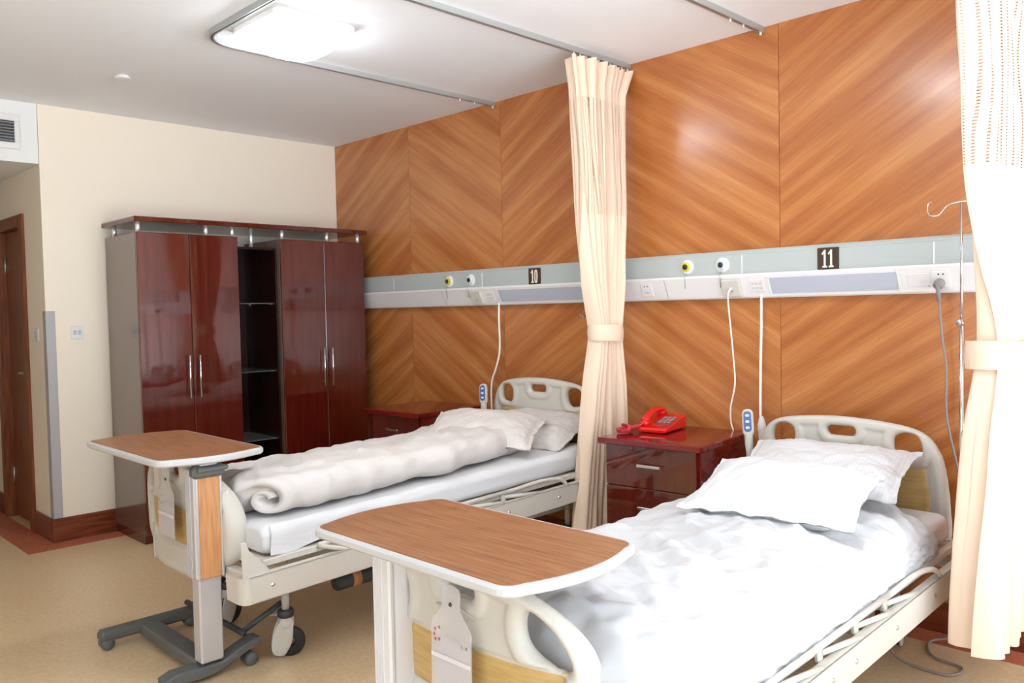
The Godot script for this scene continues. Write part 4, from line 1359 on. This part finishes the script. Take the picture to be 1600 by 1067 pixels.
func curtains() -> void:
	var t := curtain("bed_curtain", "peach bed curtain tied back between the two beds, its net top gathered at the wall", 2.94, [
		[2.70, 0.27, 0.52, 0.01, 0.07], [2.55, 0.28, 0.41, 0.0, 0.062], [2.2, 0.28, 0.34, 0.0, 0.07], [1.85, 0.28, 0.31, 0.01, 0.07], [1.55, 0.28, 0.24, 0.015, 0.066], [1.32, 0.28, 0.15, 0.025, 0.06], [1.24, 0.28, 0.15, 0.025, 0.06], [1.0, 0.28, 0.24, 0.01, 0.075], [0.6, 0.29, 0.33, -0.01, 0.085], [0.16, 0.30, 0.40, -0.02, 0.09]], 9.0, 501, 2.50, 1.90)
	part("tieback", band(2.965, 1.28, 0.28, 0.088, 0.100, 0.085, 0.004), mat.curtain, t, Transform3D(Basis(), -t.position))
	var u := curtain("bed_curtain", "brightly lit peach curtain tied back at the picture's edge beside the drip pole", 4.88, [
		[2.70, 0.45, 0.62, 0.0, 0.05], [2.55, 0.45, 0.60, 0.0, 0.07], [2.2, 0.45, 0.52, 0.0, 0.085], [1.85, 0.45, 0.42, 0.0, 0.08], [1.55, 0.45, 0.28, 0.0, 0.072], [1.32, 0.45, 0.17, 0.0, 0.075], [1.20, 0.45, 0.17, 0.0, 0.075], [0.95, 0.46, 0.32, 0.0, 0.09], [0.6, 0.47, 0.46, 0.0, 0.10], [0.24, 0.48, 0.54, 0.0, 0.105]], 9.0, 502, 2.52, 1.86)
	part("tieback", band(4.88, 1.215, 0.45, 0.112, 0.118, 0.10, 0.006), mat.curtain, u, Transform3D(Basis(), -u.position))
	# wall hook of the first tieback
	var hk := thing("tieback_hook", "small chrome tieback hook on the wood wall left of the tied curtain", "hook", Vector3(2.60, 1.371, 0))
	part("rosette", S(false).lathe(PackedVector2Array([Vector2(0, 0.006), Vector2(0.012, 0.005), Vector2(0.014, 0)]), 16, Transform3D(Basis(Vector3.RIGHT, PI / 2), Vector3.ZERO)), mat.chrome, hk)
	part("hook", S(false).tube(curve([Vector3(0, 0, 0.0), Vector3(0, 0, 0.03), Vector3(0, -0.012, 0.042), Vector3(0, 0.006, 0.055)], 4), 0.004, 8), mat.chrome, hk)

# ------------------------------------------------------------------ cords, handsets, telephone, pole
func handset(at: Vector3, turn: float, label: String) -> void:
	var t := thing("bed_remote", label, "remote control", at, turn)
	var lean := Transform3D(Basis(Vector3.BACK, 0.06) * Basis(Vector3.RIGHT, -0.12), Vector3.ZERO)
	part("body", S().prism(round_rect(0.05, 0.125, 0.022, 6), 0.024, lean * Transform3D(Basis(), Vector3(0, 0.19, -0.012)), 0.006), mat.cream_plastic, t)
	part("keypad", S().prism(round_rect(0.034, 0.095, 0.015, 6), 0.003, lean * Transform3D(Basis(), Vector3(0, 0.195, 0.0115)), 0.001), mat.blue, t)
	for q in [[0.028, 0.016], [0.0, 0.02], [-0.028, 0.016]]:
		part("button", S().prism(round_rect(0.018, 0.012, 0.005, 4), 0.002, lean * Transform3D(Basis(), Vector3(0, 0.195 + q[0], 0.0145)), 0.0005), mat.white_plastic if q[0] == 0.0 else mat.ring, t)
	part("neck", S(false).lathe(PackedVector2Array([Vector2(0.010, 0.0), Vector2(0.013, 0.0), Vector2(0.015, 0.06), Vector2(0.019, 0.09), Vector2(0.019, 0.125), Vector2(0.02, 0.135)]), 16, lean), mat.cream_plastic, t)
	part("stalk", S(false).tube(curve([lean * Vector3(0, 0.005, 0), Vector3(0.003, -0.06, 0.0), Vector3(0.0, -0.14, 0.0), Vector3(0.0, -0.24, -0.01)], 5), 0.007, 10), mat.steel, t)

func small_things() -> void:
	# call cords
	var q10 := slant(0.95)
	tag(part("call_cord", S(false).tube(curve([Vector3(1.915, 1.46, 0.05), Vector3(1.917, 1.35, 0.055), Vector3(1.914, 1.164, 0.05), Vector3(1.88, 1.05, 0.05), Vector3(1.838, 0.96, 0.05), Vector3(1.825, 0.86, 0.05), Vector3(1.83, 0.70, 0.05)], 8), 0.0065, 8), mat.cord, self), "white call cord hanging from the service panel to the far bed's headboard", "cord")
	var cc := thing("call_cord", "white call cord with a pear switch hanging beside the foreground headboard", "cord", Vector3(3.74, 1.45, 0.05))
	part("cable", S(false).tube(curve([Vector3(0.004, 0.01, 0), Vector3(0.004, -0.15, 0.002), Vector3(-0.002, -0.3, 0.0), Vector3(-0.006, -0.55, 0.0), Vector3(-0.004, -0.60, 0.0)], 8), 0.0065, 8), mat.cord, cc)
	part("pear_switch", S(false).lathe(PackedVector2Array([Vector2(0, -0.70), Vector2(0.013, -0.70), Vector2(0.015, -0.69), Vector2(0.016, -0.66), Vector2(0.02, -0.645), Vector2(0.02, -0.62), Vector2(0.012, -0.59), Vector2(0.007, -0.58)]), 16), mat.white_plastic, cc)
	tag(part("wall_cord", S(false).tube(curve([Vector3(3.608, 1.497, 0.095), Vector3(3.60, 1.47, 0.11), Vector3(3.585, 1.42, 0.085), Vector3(3.582, 1.30, 0.06), Vector3(3.59, 1.15, 0.05), Vector3(3.597, 1.02, 0.05), Vector3(3.572, 0.90, 0.05), Vector3(3.57, 0.81, 0.04), Vector3(3.60, 0.74, 0.028)], 8), 0.004, 8), mat.cord, self), "thin cream telephone cord running from the junction box down behind the nightstand", "cord")
	# power cord of bed 11
	var pc := thing("power_cord", "grey power cord plugged into the panel socket and looping on the floor", "cord", Vector3(4.553, 1.47, 0.06))
	var o := Transform3D(Basis(), -pc.position)
	var sb := slant_basis()
	part("plug", S(false).lathe(PackedVector2Array([Vector2(0, 0), Vector2(0.019, 0), Vector2(0.021, 0.01), Vector2(0.019, 0.03), Vector2(0.0, 0.034)]), 20, o * Transform3D(sb * Basis(Vector3.RIGHT, PI / 2), Vector3(4.558, 1.488, 0.072))), mat.grey_cord, pc)
	part("strain_relief", S(false).tube(PackedVector3Array([Vector3(4.556, 1.482, 0.098), Vector3(4.556, 1.455, 0.09), Vector3(4.557, 1.41, 0.08)]), 0.009, 10), mat.grey_cord, pc, o)
	part("cable", S(false).tube(curve([Vector3(4.557, 1.42, 0.082), Vector3(4.557, 1.36, 0.07), Vector3(4.563, 1.25, 0.06), Vector3(4.575, 1.13, 0.05), Vector3(4.574, 0.96, 0.05), Vector3(4.588, 0.85, 0.045), Vector3(4.62, 0.7, 0.045), Vector3(4.66, 0.45, 0.06), Vector3(4.70, 0.2, 0.08), Vector3(4.68, 0.06, 0.10), Vector3(4.55, 0.012, 0.16), Vector3(4.60, 0.008, 0.30), Vector3(4.72, 0.008, 0.34), Vector3(4.70, 0.008, 0.44), Vector3(4.55, 0.012, 0.44), Vector3(4.47, 0.06, 0.42), Vector3(4.44, 0.2, 0.40), Vector3(4.42, 0.34, 0.40)], 8), 0.0048, 8), mat.grey_cord, pc, o)
	# bed remotes
	handset(Vector3(2.02, 0.71, 0.30), 0.35, "bed remote with blue keypad on a stalk at the far bed's headboard")
	handset(Vector3(3.815, 0.68, 0.30), 0.35, "bed remote with blue keypad on a stalk between the telephone's nightstand and headboard")
	# drip pole
	var iv := thing("drip_pole", "slim steel drip pole with clamp knob and curled top hook beside the bright curtain", "drip pole", Vector3(4.668, 0.40, 0.17))
	part("tube", S(false).tube(PackedVector3Array([Vector3(0, 0, 0), Vector3(0, 0.92, 0)]), 0.0085, 12), mat.chrome, iv)
	part("rod", S(false).tube(PackedVector3Array([Vector3(0, 0.9, 0), Vector3(0, 1.40, 0)]), 0.0055, 10), mat.chrome, iv)
	part("clamp", S(false).lathe(PackedVector2Array([Vector2(0, -0.012), Vector2(0.013, -0.012), Vector2(0.0145, -0.005), Vector2(0.0145, 0.012), Vector2(0.012, 0.016), Vector2(0, 0.016)]), 18, Transform3D(Basis(Vector3.RIGHT, PI / 2) , Vector3(0, 0.925, 0.012))), mat.steel, iv)
	part("hook", S(false).tube(curve([Vector3(0.10, 1.45, 0.0), Vector3(0.08, 1.40, 0.0), Vector3(0, 1.40, 0), Vector3(-0.05, 1.39, 0), Vector3(-0.085, 1.355, 0), Vector3(-0.12, 1.36, 0), Vector3(-0.125, 1.40, 0), Vector3(-0.11, 1.41, 0)], 6), 0.003, 8), mat.chrome, iv)
	# telephone
	var ph := thing("telephone", "red push-button desk telephone on the nightstand", "telephone", Vector3(3.295, 0.785, 0.245), 0.17)
	var side := PackedVector2Array([Vector2(-0.125, 0.0), Vector2(-0.13, 0.012), Vector2(-0.125, 0.022), Vector2(0.06, 0.058), Vector2(0.12, 0.064), Vector2(0.128, 0.056), Vector2(0.125, 0.0)])
	part("base", S().prism(side, 0.155, Transform3D(Basis(Vector3(0, 0, -1), Vector3.UP, Vector3.RIGHT), Vector3(-0.0775, 0.004, 0)), 0.006), mat.red, ph)
	var tilt := Basis(Vector3.RIGHT, 0.192)
	var kp := part("keypad", S().box(Vector3(0.03, 0.049, 0.02), Vector3(0.085, 0.004, 0.15), 0.001, tilt), mat.key, ph)
	for j in 4:
		for i in 3:
			part("key", S().box(Vector3(0.006 + 0.024 * i, 0.052, 0.02), Vector3.ZERO + Vector3(0.016, 0.006, 0.013), 0.002, tilt), mat.print_grey, kp, Transform3D(tilt, Vector3.ZERO) * Transform3D(tilt.inverse(), Vector3.ZERO) * Transform3D(Basis(), Vector3(0, -sin(0.192) * (-0.05 + 0.024 * j) , -0.05 + 0.024 * j)))
	var hs := S(false)
	hs.tube(curve([Vector3(-0.05, 0.058, 0.10), Vector3(-0.05, 0.078, 0.055), Vector3(-0.05, 0.096, -0.01), Vector3(-0.05, 0.098, -0.075), Vector3(-0.05, 0.088, -0.115)], 6), 0.022, 14, 0.013)
	hs.box(Vector3(-0.05, 0.046, 0.088), Vector3(0.048, 0.034, 0.05), 0.012, Basis(Vector3.RIGHT, 0.3))
	hs.box(Vector3(-0.05, 0.078, -0.10), Vector3(0.048, 0.034, 0.05), 0.012, Basis(Vector3.RIGHT, 0.1))
	part("receiver", hs, mat.red, ph)
	# coiled cord heaped beside it
	var cl := PackedVector3Array()
	var path := curve([Vector3(-0.052, 0.045, 0.112), Vector3(-0.075, 0.03, 0.13), Vector3(-0.10, 0.022, 0.15), Vector3(-0.13, 0.02, 0.16), Vector3(-0.145, 0.018, 0.20), Vector3(-0.115, 0.016, 0.235), Vector3(-0.085, 0.02, 0.215), Vector3(-0.10, 0.032, 0.18), Vector3(-0.135, 0.034, 0.16), Vector3(-0.15, 0.03, 0.13), Vector3(-0.12, 0.02, 0.11)], 40)
	for i in path.size():
		var a := i * 0.8
		var rr := 0.0 if i < 30 else 0.0105 * minf(1.0, (i - 30) / 10.0)
		cl.append(path[i] + Vector3(cos(a) * rr, sin(a) * rr * 0.9, sin(a + 0.8) * rr * 0.5))
	for i in cl.size(): cl[i].y = maxf(cl[i].y, 0.004)
	part("coiled_cord", S(false).tube(cl, 0.0032, 6), mat.red_cord, ph)
